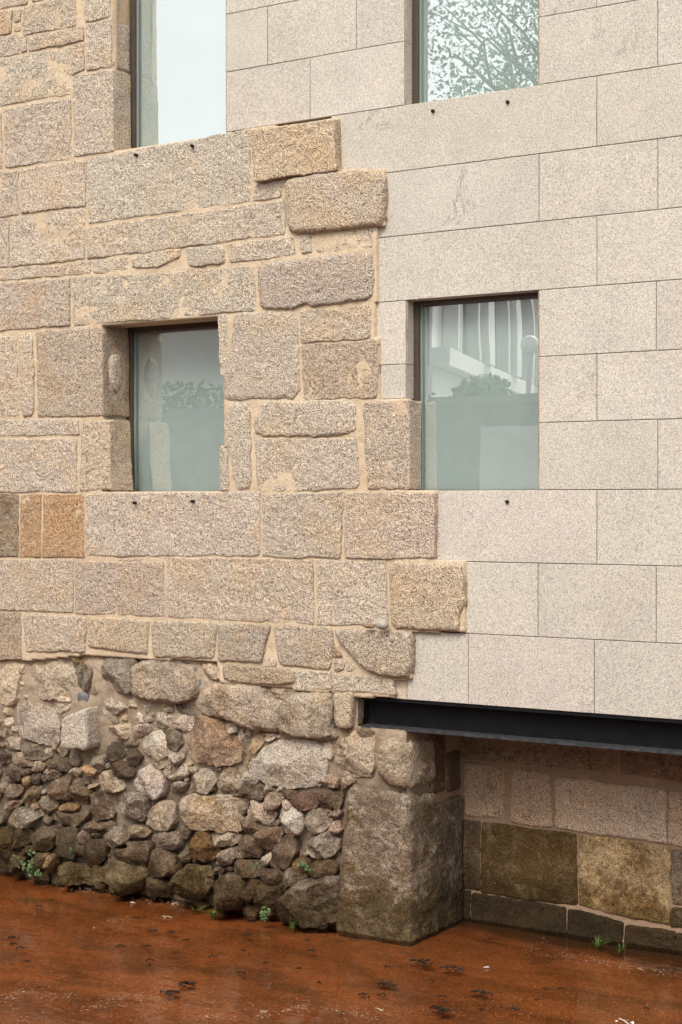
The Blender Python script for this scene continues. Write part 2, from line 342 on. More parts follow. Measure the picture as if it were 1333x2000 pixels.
def chaikin(p, k=2, t=0.25):
    p = np.array(p, float)
    for _ in range(k):
        nx = np.roll(p, -1, 0); a = p*(1-t)+nx*t; b = p*t+nx*(1-t); p = np.stack([a, b], 1).reshape(-1, 2)
    return p
def area2(p): p = np.array(p); x, y = p[:, 0], p[:, 1]; return 0.5*np.sum(x*np.roll(y, -1)-np.roll(x, -1)*y)
def poly_stone(name, poly, parent, mat, color, frame=('front', 0.0), proud=0.05, k=3.0, skirt=0.06, rough=0.006, facets=3, seed=0,
               res=0.011, moss=0, dirt=0, grow=1.0, lump_=0.0, soft=1, warp=0.004):
    p = np.array(poly, float)
    if area2(p) < 0: p = p[::-1]
    p = p.mean(0)+(p-p.mean(0))*grow
    p = chaikin(p, soft, 0.22 if soft > 1 else 0.16) if soft else p
    seg = np.roll(p, -1, 0)-p; ln = np.linalg.norm(seg, axis=1); per = ln.sum(); N = max(14, int(per/res))
    cum = np.concatenate([[0], np.cumsum(ln)]); s = np.linspace(0, per, N, endpoint=False)
    ii = np.clip(np.searchsorted(cum, s, side='right')-1, 0, len(p)-1); bd = p[ii]+seg[ii]*((s-cum[ii])/(ln[ii]+1e-9))[:, None]
    cc = p.mean(0); A = abs(area2(p)); R = math.sqrt(A/math.pi); K = max(5, int(R/res*1.05))
    th = np.linspace(0, 1, K+1)[1:]; rs = np.sin(th*math.pi/2)**0.92
    al, zl, nl, rl = [cc[0:1]], [cc[1:2]], [np.zeros(1)], [np.zeros(1)]
    for rv in rs:
        q = cc+rv*(bd-cc); al.append(q[:, 0]); zl.append(q[:, 1]); rl.append(np.full(N, rv)); nl.append(np.zeros(N))
    for dpt in (0.4, 1.0):
        al.append(bd[:, 0]); zl.append(bd[:, 1]); rl.append(np.ones(N)); nl.append(np.full(N, -skirt*dpt))
    a, z, rr, nb = map(np.concatenate, (al, zl, rl, nl))
    h = proud*(1-rr**k+1e-9)**0.5
    rd = random.Random(seed*13+5)
    for _ in range(facets):
        an = rd.random()*2*math.pi; sl = proud/R*rd.uniform(0.35, 1.25); h0 = proud*rd.uniform(0.62, 1.0)
        h = np.minimum(h, h0+sl*((a-cc[0])*math.cos(an)+(z-cc[1])*math.sin(an)))
    h = np.maximum(h, -0.01)
    n = np.where(nb < 0, nb, h)
    ps = np.stack([a, n, z], 1)+seed*2.71
    front = np.where(nb < 0, 0.1, 1.0)
    n = n + front*(shade_noise(ps, rough, 51)+lump_*vn(ps, 11, 57))*np.clip(1.3-rr, 0.3, 1)
    a = a+warp*(vn(ps, 16, 61)+0.8*vn(ps, 45, 62))*np.clip(rr*1.5, 0, 1); z = z+warp*(vn(ps, 16, 63)+0.8*vn(ps, 45, 64))*np.clip(rr*1.5, 0, 1)
    wv = to_world(a, n, z, frame)
    nr = K+2; faces = [[0, 1+j, 1+(j+1) % N] for j in range(N)]
    for r_ in range(nr-1):
        o0 = 1+r_*N; o1 = o0+N
        faces += [[o0+j, o1+j, o1+(j+1) % N, o0+(j+1) % N] for j in range(N)]
    return mesh_obj(name, wv, faces, mat, parent, True, color, moss, dirt)

def inside(pts, poly):
    pts = np.asarray(pts); poly = np.asarray(poly); r = np.zeros(len(pts), bool); n = len(poly)
    for i in range(n):
        x0, y0 = poly[i]; x1, y1 = poly[(i+1) % n]
        c = ((y0 > pts[:, 1]) != (y1 > pts[:, 1])) & (pts[:, 0] < (x1-x0)*(pts[:, 1]-y0)/(y1-y0+1e-12)+x0); r ^= c
    return r
def sheet(name, poly, holes, n0, frame, mat, parent, res=0.02, amp=0.005, seed=0, back=0.0, sink=0.0):
    """bedding mortar: an uneven sheet filling poly (a,z) except for holes"""
    poly = np.array(poly, float); a0, z0 = poly.min(0); a1, z1 = poly.max(0)
    xs = np.arange(a0, a1+res, res); zs = np.arange(z0, z1+res, res); X, Z = np.meshgrid(xs, zs)
    cen = np.stack([(X[:-1, :-1]+res/2).ravel(), (Z[:-1, :-1]+res/2).ravel()], 1)
    ok = inside(cen, poly)
    for h in holes: ok &= ~inside(cen, np.array(h, float))
    a, z = X.ravel(), Z.ravel(); p3 = np.stack([a, 0*a, z], 1)
    n = n0+amp*(vn(p3, 6, seed)+0.7*vn(p3, 17, seed+1)+0.4*vn(p3, 40, seed+2))
    n = n-sink*np.clip((1.3-z)/0.5, 0, 1)
    wv = to_world(a, n, z, frame); nx = len(xs); idx = np.arange(len(a)).reshape(len(zs), nx)
    f = np.stack([idx[:-1, :-1].ravel(), idx[:-1, 1:].ravel(), idx[1:, 1:].ravel(), idx[1:, :-1].ravel()], 1)[ok]
    if back:
        e = np.concatenate([f[:, [0, 1]], f[:, [1, 2]], f[:, [2, 3]], f[:, [3, 0]]]); key = np.sort(e, 1); _, inv, ct = np.unique(key, axis=0, return_inverse=True, return_counts=True)
        eb = e[ct[inv.ravel()] == 1]; m0 = len(a); wv = np.concatenate([wv, to_world(a, n-back, z, frame)])
        f = np.concatenate([f, np.stack([eb[:, 1], eb[:, 0], eb[:, 0]+m0, eb[:, 1]+m0], 1)])
    used = np.unique(f); remap = np.zeros(len(wv), int); remap[used] = np.arange(len(used))
    return mesh_obj(name, wv[used], remap[f], mat, parent, True)

# ------------------------------------------------------------------ setting: bed, water, banks
def ground_grid(name, x0, x1, y0, y1, z, res, amp, mat):
    xs = np.arange(x0, x1+res, res); ys = np.arange(y0, y1+res, res); X, Y = np.meshgrid(xs, ys)
    p = np.stack([X.ravel(), Y.ravel(), 0*X.ravel()], 1)
    Z = z+amp*(vn(p, 0.9, 3)+0.6*vn(p, 3.0, 4)+0.25*vn(p, 9, 5))
    p[:, 2] = Z; nx = len(xs); idx = np.arange(len(p)).reshape(len(ys), nx)
    f = np.stack([idx[:-1, :-1].ravel(), idx[:-1, 1:].ravel(), idx[1:, 1:].ravel(), idx[1:, :-1].ravel()], 1)
    return mesh_obj(name, p, f, mat)
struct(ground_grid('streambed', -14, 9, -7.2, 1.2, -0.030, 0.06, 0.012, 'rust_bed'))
struct(mesh_obj('stream_water', [(-14, -7.2, 0), (9, -7.2, 0), (9, 1.2, 0), (-14, 1.2, 0)], [[0, 1, 2, 3]], 'water', smooth=False))
struct(mesh_obj('ground', [(-400, -400, -0.12), (400, -400, -0.12), (400, 400, -0.12), (-400, 400, -0.12)], [[0, 1, 2, 3]], 'paving', smooth=False))
struct(MB().box(-30, 20, -12.0, -7.2, -0.4, 1.05).build('quay', 'paving'))
struct(MB().box(-40, 30, -40, -12.4, -0.4, 3.4).build('terrace', 'paving'))

# ------------------------------------------------------------------ colours of stones (albedo)
GREYP = (0.545, 0.452, 0.350); TAN = (0.550, 0.448, 0.338); OCH = (0.550, 0.425, 0.295); ORNG = (0.470, 0.305, 0.175)
GREY = (0.525, 0.432, 0.332); PALE = (0.56, 0.465, 0.365); PINK = (0.515, 0.412, 0.318); BRN = (0.33, 0.255, 0.185)
def jit(c, a=0.05):
    k = 1+random.uniform(-a, a); return tuple(max(0.01, x*k*(1+random.uniform(-a*0.22, a*0.22))) for x in c)

# ------------------------------------------------------------------ dressed masonry (the old wall)
Y_OLD, Y_NEW = 0.0, 0.020
old = empty('masonry_wall', None, 'old wall of rough squared granite blocks bedded in tan mortar', 'wall')
# photo-pixel corners TL,TR,BR,BL ; tone ; options
S = 0.05
ASH = [
 ([(-45,-30),(56,-30),(52,7),(-45,26)], TAN, {}), ([(60,-30),(147,-30),(146,-18),(62,4)], GREYP, {}),
 ([(-45,31),(24,18),(22,63),(-45,76)], OCH, {}), ([(26,20),(41,18),(40,42),(29,44)], TAN, {'rc':.02}), ([(28,51),(39,50),(39,60),(28,62)], TAN, {'rc':.015}),
 ([(44,13),(146,-12),(148,50),(45,69)], TAN, {}), ([(152,-30),(216,-30),(215,32),(166,44)], GREYP, {'sk':(S,S,.19,S),'rc':.03}),
 ([(-45,77),(35,66),(38,104),(-45,120)], PALE, {}), ([(38,71),(53,69),(52,98),(41,103)], TAN, {}),
 ([(56,71),(162,51),(163,79),(57,99)], TAN, {'rc':.03}), ([(168,47),(217,36),(218,129),(169,138)], GREYP, {'sk':(S,S,.19,S)}),
 ([(139,88),(164,82),(164,134),(140,146)], TAN, {}), ([(-45,122),(136,92),(137,184),(-45,214)], GREYP, {}),
 ([(142,148),(220,134),(221,297),(145,305)], GREYP, {'sk':(S,S,.19,S)}), ([(6,215),(138,191),(139,311),(10,327)], GREYP, {'rc':.025}),
 ([(-45,226),(1,217),(4,328),(-45,334)], TAN, {}),
 ([(-45,340),(35,332),(36,420),(-45,430)], GREY, {}), ([(39,330),(165,312),(167,402),(42,416)], TAN, {'rc':.025}),
 ([(168,311),(488,252),(489,393),(173,437)], (0.54,.455,.355), {'sk':(S,.24,S,S),'r':.01,'rc':.01,'rough':.0035}),
 ([(-45,432),(16,427),(17,521),(-45,526)], GREY, {}), ([(20,427),(165,407),(164,506),(22,521)], GREYP, {}),
 ([(169,446),(553,390),(556,457),(171,505)], GREYP, {'rc':.015}),
 ([(-45,530),(81,519),(81,541),(-45,553)], TAN, {}), ([(84,521),(177,511),(177,536),(86,541)], TAN, {}), ([(181,510),(250,502),(250,526),(182,534)], GREYP, {}),
 ([(444,477),(574,462),(576,497),(447,514)], GREYP, {'rc':.025}), ([(586,462),(606,459),(609,494),(589,494)], GREY, {}),
 ([(610,459),(729,447),(731,485),(613,493)], TAN, {'proud':.008,'rough':.006}),
 ([(489,255),(652,230),(656,331),(497,353)], OCH, {'proud':.058,'r':.012,'rc':.008,'rough':.006,'sk':(S,.09,.09,S)}),
 ([(496,361),(550,351),(552,384),(496,391)], GREYP, {}),
 ([(140,543),(497,519),(499,606),(143,637)], GREYP, {'sk':(S,S,S,.30),'r':.012}),
 ([(-45,554),(135,545),(136,636),(-45,648)], (0.50,.41,.32), {}),
 ([(425,617),(444,617),(444,732),(430,734)], GREYP, {'sk':(.28,S,S,S),'rc':.02}),
 ([(587,609),(722,595),(724,661),(589,669)], TAN, {'rc':.03}), ([(589,675),(739,663),(738,776),(592,781)], (0.49,.39,.285), {'rc':.02}),
 ([(499,857),(699,857),(701,955),(502,958)], GREYP, {'rc':.03}),
 ([(429,872),(445,868),(446,958),(430,959)], GREYP, {'sk':(.28,S,S,S)}),
 ([(708,786),(799,780),(800,957),(717,957)], (0.51,.41,.31), {'sk':(S,S,.14,S),'rc':.024,'r':.02}),
 ([(-45,657),(34,657),(35,813),(-45,815)], TAN, {}),
 ([(69,648),(198,637),(201,812),(74,816)], (0.49,.395,.295), {'sk':(S,S,.29,S),'r':.025}),
 ([(-45,822),(152,818),(154,848),(-45,853)], GREYP, {}), ([(-45,858),(148,857),(149,960),(-45,962)], GREYP, {}),
 ([(158,822),(212,819),(218,958),(153,960)], (0.55,.435,.315), {'sk':(S,S,.215,S),'r':.03,'proud':.017}),
 ([(-45,965),(35,967),(36,1085),(-45,1087)], (0.33,.255,.18), {'dirt':.2}), ([(39,967),(80,966),(79,1087),(40,1087)], ORNG, {}),
 ([(84,966),(162,965),(164,1088),(83,1088)], ORNG, {'rough':.0055}), ([(166,964),(506,961),(507,1087),(168,1085)], (0.545,.455,.36), {'sk':(S,.29,S,S),'rc':.012}),
 ([(512,963),(667,963),(666,1089),(513,1088)], GREYP, {'rc':.015}), ([(672,963),(848,962),(847,1090),(674,1089)], (0.54,.44,.335), {'proud':.024,'rc':.012}),
 ([(200,1089),(318,1089),(318,1096),(200,1095)], PALE, {'proud':.006}),
 ([(-45,1090),(143,1094),(143,1195),(-45,1190)], TAN, {}), ([(148,1097),(319,1098),(321,1203),(148,1198)], PINK, {'rc':.015}),
 ([(326,1090),(609,1094),(612,1219),(328,1206)], (0.515,.418,.318), {'rc':.012}), ([(617,1095),(753,1093),(756,1220),(619,1221)], GREYP, {'rc':.012}),
 ([(-45,1194),(40,1197),(41,1288),(-45,1290)], (0.43,.335,.24), {}),
 ([(44,1198),(166,1204),(164,1275),(48,1273)], (0.50,.405,.31), {'rc':.04,'proud':.024,'r':.03}), ([(170,1205),(290,1210),(285,1277),(167,1263)], (0.50,.40,.285), {'rc':.04,'proud':.026,'r':.03}),
 ([(294,1213),(421,1216),(417,1286),(298,1284)], (0.48,.39,.29), {'rc':.035,'proud':.024,'r':.03}), ([(423,1217),(527,1221),(510,1296),(425,1291)], (0.46,.375,.285), {'rc':.04,'proud':.028,'r':.03}), ([(532,1221),(648,1225),(644,1308),(546,1300)], (0.46,.375,.285), {'rc':.04,'proud':.028,'r':.03}),
 ([(577,1310),(646,1311),(650,1347),(577,1347)], GREYP, {'rc':.03}), ([(650,1317),(767,1325),(771,1355),(653,1349)], TAN, {'rough':.007}),
]
APOLY = [
 ([(258,503),(300,492),(353,484),(354,502),(330,515),(314,521),(258,526)], TAN, .018), ([(361,484),(436,477),(441,513),(420,517),(370,521),(366,503)], GREYP, .02),
 ([(557,351),(610,340),(665,334),(724,328),(740,336),(749,352),(748,438),(700,445),(582,457),(562,446),(556,400)], (0.54,.43,.32), .055),
 ([(503,516),(610,502),(724,489),(728,540),(727,584),(670,592),(612,599),(600,592),(565,605),(508,603),(504,560)], (0.48,.39,.305), .03),
 ([(456,612),(520,608),(580,610),(584,690),(585,777),(500,779),(440,783),(437,752),(449,700),(454,650)], GREYP, .022),
 ([(511,784),(600,783),(694,782),(696,848),(600,853),(498,852),(496,815),(508,806)], GREYP, .026),
 ([(447,788),(487,786),(490,870),(491,954),(461,957),(449,880),(436,830),(443,810)], GREYP, .02),
 ([(37,655),(64,650),(67,720),(68,800),(60,814),(43,814),(39,740)], TAN, .02),
 ([(761,1096),(830,1097),(901,1099),(907,1140),(907,1183),(894,1207),(896,1233),(830,1231),(763,1227),(761,1160)], (0.545,.43,.305), .03),
 ([(653,1229),(730,1230),(802,1234),(803,1275),(800,1318),(780,1324),(722,1314),(686,1280),(660,1246)], (0.48,.39,.29), .05),
 ([(650,1256),(673,1282),(651,1285)], (0.42,.30,.19), .015), ([(652,1288),(676,1290),(674,1311),(652,1311)], TAN, .015), ([(679,1288),(694,1300),(690,1313),(678,1313)], TAN, .012),
 ([(518,1283),(536,1285),(541,1303),(516,1301)], TAN, .012), ([(435,1297),(500,1301),(573,1307),(573,1337),(500,1336),(436,1328)], (0.43,.33,.23), .03),
]
ZTOP = 6.60
def qpx(q, Y):
    r_ = []
    for (x, y) in q:
        X, Z = P(x, max(y, -30), Y)
        r_.append((X, ZTOP if y <= -30 else Z))
    return r_
for i, (q, c, k) in enumerate(ASH):
    k = dict(k); pr = k.pop('proud', 0.013+0.004*random.random())
    grid_stone('stone', qpx(q, Y_OLD-pr), old, 'granite_hewn', jit(c), ('front', Y_OLD), proud=pr, seed=i+1,
               r=min(.03, 0.6*k.pop('r', 0.0115)), rc=min(.03, 0.8*k.pop('rc', 0.014)), rough=k.pop('rough', 0.0052), dirt=k.pop('dirt', 0.0), tilt=(random.uniform(-.004, .004), random.uniform(-.004, .004)), grow=0.0 if max(k.get('sk', (0,))) > .1 else .0012, **k)
for i, (q, c, pr) in enumerate(APOLY):
    deep = 0.28 if i in (4, 6) else (0.10 if i == 2 else 0.06)
    low = q[0][1] > 1190
    poly_stone('stone', [P(x, y, Y_OLD-pr*0.6) for x, y in q], old, 'granite_hewn', jit(c), ('front', Y_OLD), proud=pr+0.004, k=16, skirt=deep, grow=1.035 if low else 1.015,
               rough=0.0052, facets=0, seed=200+i, soft=1, warp=0.007, res=0.0105, dirt=0.12 if low else 0)
# masonry that runs on outside the picture
def courses(x0, x1, z0, z1, parent, seed, hh=(0.24, 0.40), ww=(0.3, 0.75)):
    rd = random.Random(seed); z = z0; k = 0
    while z < z1-0.1:
        h = min(rd.uniform(*hh), z1-z); x = x0
        while x < x1-0.05:
            w_ = rd.uniform(*ww); xe = x1 if x1-x-w_ < 0.25 else x+w_
            grid_stone('stone', [(x+.01, z+h-.01), (xe-.01, z+h-.01), (xe-.01, z+.01), (x+.01, z+.01)], parent, 'granite_hewn', jit(rd.choice([GREYP, TAN, GREY, PINK])),
                       ('front', Y_OLD), proud=0.022, seed=seed+k, res=0.03, rough=0.004); x = xe; k += 1
        z += h
XL = P(-45, 600, -0.02)[0]
courses(-5.2, XL-0.012, 2.02, 6.60, old, 500); courses(-5.2, -2.52, 6.61, 7.3, old, 600)

# openings (X0, X1, Z0, Z1, glass depth)
def zpx(x, y, Y=0.0): return P(x, y, Y)[1]
WIN = {
 'UL': (PX(221), PX(441, .02), zpx(440, 262), 7.15, 0.235),
 'LL': (PX(200), PX(441), zpx(300, 961), zpx(425, 619.5), 0.325),
 'UR': (PX(791, .02), PX(1053, .02), zpx(1053, 167, .02), 7.15, 0.165),
 'LR': (PX(793, .02), PX(1053, .02), zpx(1053, 957, .02), zpx(1053, 567, .02), 0.165),
}
def rect(w): return [(w[0], w[2]), (w[1], w[2]), (w[1], w[3]), (w[0], w[3])]
OLDREG = [(-45,-30),(221,-30),(221,297),(441,263),(486,254),(660,229),(662,333),(751,330),(751,441),(737,446),(737,588),(732,590),(732,661),(742,661),(742,780),(798,780),(798,959),(850,959),(850,1094),(909,1096),(909,1234),(804,1234),(804,1325),(772,1330),(772,1361),(706,1362),(648,1351),(574,1350),(573,1342),(432,1333),(425,1292),(300,1287),(165,1280),(60,1290),(-45,1294)]
reg = [P(x, y, 0) for x, y in OLDREG]; reg[0] = (-5.3, 7.3); reg[1] = (WIN['UL'][0], 7.3); reg[-1] = (-5.3, reg[-1][1]); reg.insert(0, (-5.3, 7.3))
sheet('mortar', reg, [rect(WIN['LL'])], 0.0075, ('front', 0.0), 'lime_mortar', old, 0.014, 0.0035, 5, 0.05)

def make_window(parent, key, lining):
    x0, x1, z0, z1, g = WIN[key]
    wd = bpy.data.objects.new('window', None); COL.objects.link(wd); wd.parent = parent
    b = MB(); t_ = 0.030
    b.box(x0-.005, x0+t_, g-.045, g+.03, z0-.02, z1+.02); b.box(x1-t_, x1+.005, g-.045, g+.03, z0-.02, z1+.02)
    b.box(x0+t_, x1-t_, g-.045, g+.03, z1-t_*.8, z1+.02); b.box(x0+t_, x1-t_, g-.040, g+.03, z0-.03, z0+.004)
    b.build('frame', 'bronze_frame', wd)
    s = MB().box(x0+t_, x0+t_+.011, g-.012, g+.004, z0, z1-t_*.8); s.build('glazing_seal', 'seal_strip', wd)
    MB().box(x0+.01, x1-.01, g, g+.008, z0-.01, z1).build('pane', 'pane_glass', wd)
    MB().box(x0, x1, g+.024, g+.034, z0-.02, z1+.02).build('blind', 'blind_fabric', wd)
    # reveal lining: four sides
    L = MB(); e = 0.045
    L.box(x0-e, x0-.012, .03, g+.12, z0-e, z1+e); L.box(x1+.012, x1+e, .03, g+.12, z0-e, z1+e)
    L.box(x0-e, x1+e, .03, g+.12, z1+.012, z1+e); L.box(x0-e, x1+e, .03, g+.12, z0-e, z0-.012)
    L.build('reveal', lining, wd)
    return wd
make_window(old, 'UL', 'lime_mortar'); make_window(old, 'LL', 'lime_mortar')
# stone lump left in the jamb of the lower window
xj = WIN['LL'][0]; zc = zpx(225, 728)
mesh_obj('mortar', [(xj+.010, .03+.11*(1+math.cos(k*.5236)), zc+.19*math.sin(k*.5236)) for k in range(12)], [list(range(12))], 'lime_mortar', old, False)
poly_stone('stone', [(.05, zc+.10), (.10, zc+.15), (.17, zc+.14), (.20, zc+.02), (.17, zc-.10), (.12, zc-.14), (.06, zc-.06)], old, 'granite_hewn', GREYP, ('side', xj+.004), proud=.045, k=4, facets=0, seed=321, skirt=.03)
# core of the building behind the faces
MB().box(-5.3, -0.10, 0.46, 0.9, 1.5, 7.4).box(-5.3, -0.14, 0.40, 0.9, -0.3, 1.5).build('wall_core', 'concrete', old)

# ------------------------------------------------------------------ sawn granite cladding (the new wall)
new = empty('granite_cladding', None, 'smooth pale wall of sawn granite slabs with fine dark joints', 'wall')
ZL = {'A0': zpx(522.7, 12.2, Y_NEW), 'A': zpx(1053.5, 33.8, Y_NEW), 'B': zpx(1165, 148.5, Y_NEW), 'C': zpx(1052, 300.5, Y_NEW), 'D': zpx(1052, 433, Y_NEW), 'E': zpx(1053, 566.7, Y_NEW),
      'F': zpx(1165, 691, Y_NEW), 'G': zpx(1166, 822.5, Y_NEW), 'H': zpx(1053, 957, Y_NEW), 'I': zpx(1051, 1100, Y_NEW), 'J': zpx(1051, 1244, Y_NEW), 'K': zpx(1000, 1382, Y_NEW), 'T': 7.3}
ZL['A00'] = ZL['A0']+(ZL['A0']-ZL['A'])
RX = 4.6
def xs_(l): return [PX(v, Y_NEW) if v > 100 else v for v in l]
rows = [
 ('T','A00', [[442,610,790],[1053,1285,2.3,3.3,RX]]), ('A00','A0', [[442,580,696,790],[1053,1285,1.95,2.8,3.6,RX]]), ('A0','A', [[442,523,696,790],[1053,1165,1.55,2.5,3.4,RX]]),
 ('A','B', [[442,606,790],[1053,1285,2.3,3.2,RX]]), ('B','C', [[648,1166,1.95,2.7,3.5,RX]]), ('C','D', [[738,1053,1285,2.35,3.3,RX]]), ('D','E', [[728,1166,1.9,2.8,3.7,RX]]),
 ('E','F', [[724,793],[1053,1282,2.4,3.1,RX]]), ('F','G', [[1053,1166,1.9,2.9,3.6,RX]]), ('G','H', [[1053,1285,2.2,3.1,RX]]),
 ('H','I', [[842,1166,1.9,2.75,3.5,RX]]), ('I','J', [[899,1051,1282,2.4,3.2,RX]]), ('J','K', [[795,915,1161,2.0,2.9,3.6,RX]]),
]
def slab(x0, x1, z0, z1, depth=0.14, c=None, g=0.0019):
    x0 += g; x1 -= g; z0 += g; z1 -= g; ch = 0.0025; dy = random.uniform(-.0012, .0012); y = Y_NEW+dy
    v = []; 
    for (dx, yy) in ((ch, y), (0, y+ch), (0, y+depth)):
        v += [(x0+dx, yy, z0+dx), (x1-dx, yy, z0+dx), (x1-dx, yy, z1-dx), (x0+dx, yy, z1-dx)]
    f = [[0, 1, 2, 3], [8, 11, 10, 9]]
    for r_ in (0, 4):
        for j in range(4): f.append([r_+j, r_+4+j, r_+4+(j+1) % 4, r_+(j+1) % 4])
    return mesh_obj('granite_slab', v, f, 'granite_sawn', new, False, c or jit((0.505, 0.456, 0.388), 0.045), 0, 0)
for a, b_, runs in rows:
    for run in runs:
        X = xs_(run)
        for x0, x1 in zip(X[:-1], X[1:]): slab(x0, x1, ZL[b_], ZL[a])
slab(PX(735, Y_NEW), PX(793, Y_NEW), zpx(770, 779, Y_NEW), ZL['F']+0.0)
# mortar-set patch under the lowest old blocks, left of the first slab
slab(PX(764, Y_NEW), PX(795, Y_NEW), ZL['K'], zpx(790, 1322, Y_NEW), c=(0.52, 0.42, 0.31))
# joint bed
jb = MB()
def bedding(x0, x1, z0, z1): jb.poly([(x0, Y_NEW+.011, z0), (x1, Y_NEW+.011, z0), (x1, Y_NEW+.011, z1), (x0, Y_NEW+.011, z1)])
for a, b_, runs in rows:
    for run in runs: bedding(xs_(run)[0]-.01, xs_(run)[-1]+.01, ZL[b_], ZL[a])
jb.build('joint_bed', 'joint_filler', new)
make_window(new, 'UR', 'granite_sawn'); make_window(new, 'LR', 'granite_sawn')
MB().box(-0.10, RX, 0.42, 0.9, ZL['K']+.002, 7.4).build('wall_core', 'concrete', new)
MB().box(-5.3, RX, 0.05, 0.9, 7.32, 7.45).build('parapet', 'granite_sawn', new, color=(0.5, .42, .35))
MB().box(-0.12, RX, 0.17, 0.9, ZL['K']-.03, ZL['K']+.001).build('soffit', 'concrete', new)
# drain holes below the sills
def drain(x, y, Yf, par):
    X, Z = P(x, y, Yf); b = MB(); n = 10; R = 0.011
    b.tube([(X, Yf-.014, Z), (X, Yf-.002, Z), (X, Yf+.02, Z)], [R, R, R], n); b.build('drain_tube', 'dark_hole', par, True)
for x, y, Yf, pr in [(266,303,-.03,old),(376,285,-.03,old),(264,982,-.03,old),(377,979,-.03,old),(847,217,.02,new),(993,200,.02,new),(847,977,.02,new),(992,980,.02,new)]: drain(x, y, Yf, pr)

# ------------------------------------------------------------------ steel beam
zk = ZL['K']-0.004; xb = PX(707, 0.03); hb = 0.195
bm = empty('steel_beam', None, 'black painted steel I beam carrying the pale granite slabs', 'beam')
def bar(nm, x0, x1, y0, y1, z0, z1):
    o = MB().box(x0, x1, y0, y1, z0, z1).build(nm, 'steel_paint', bm)
    return o
bar('flange', xb, RX, 0.026, 0.226, zk-.016, zk); MB().box(xb, RX, 0.026, 0.226, zk-hb, zk-hb+.016).build('flange', 'steel_dust', bm)
bar('web', xb, RX, 0.120, 0.132, zk-hb+.016, zk-.016)

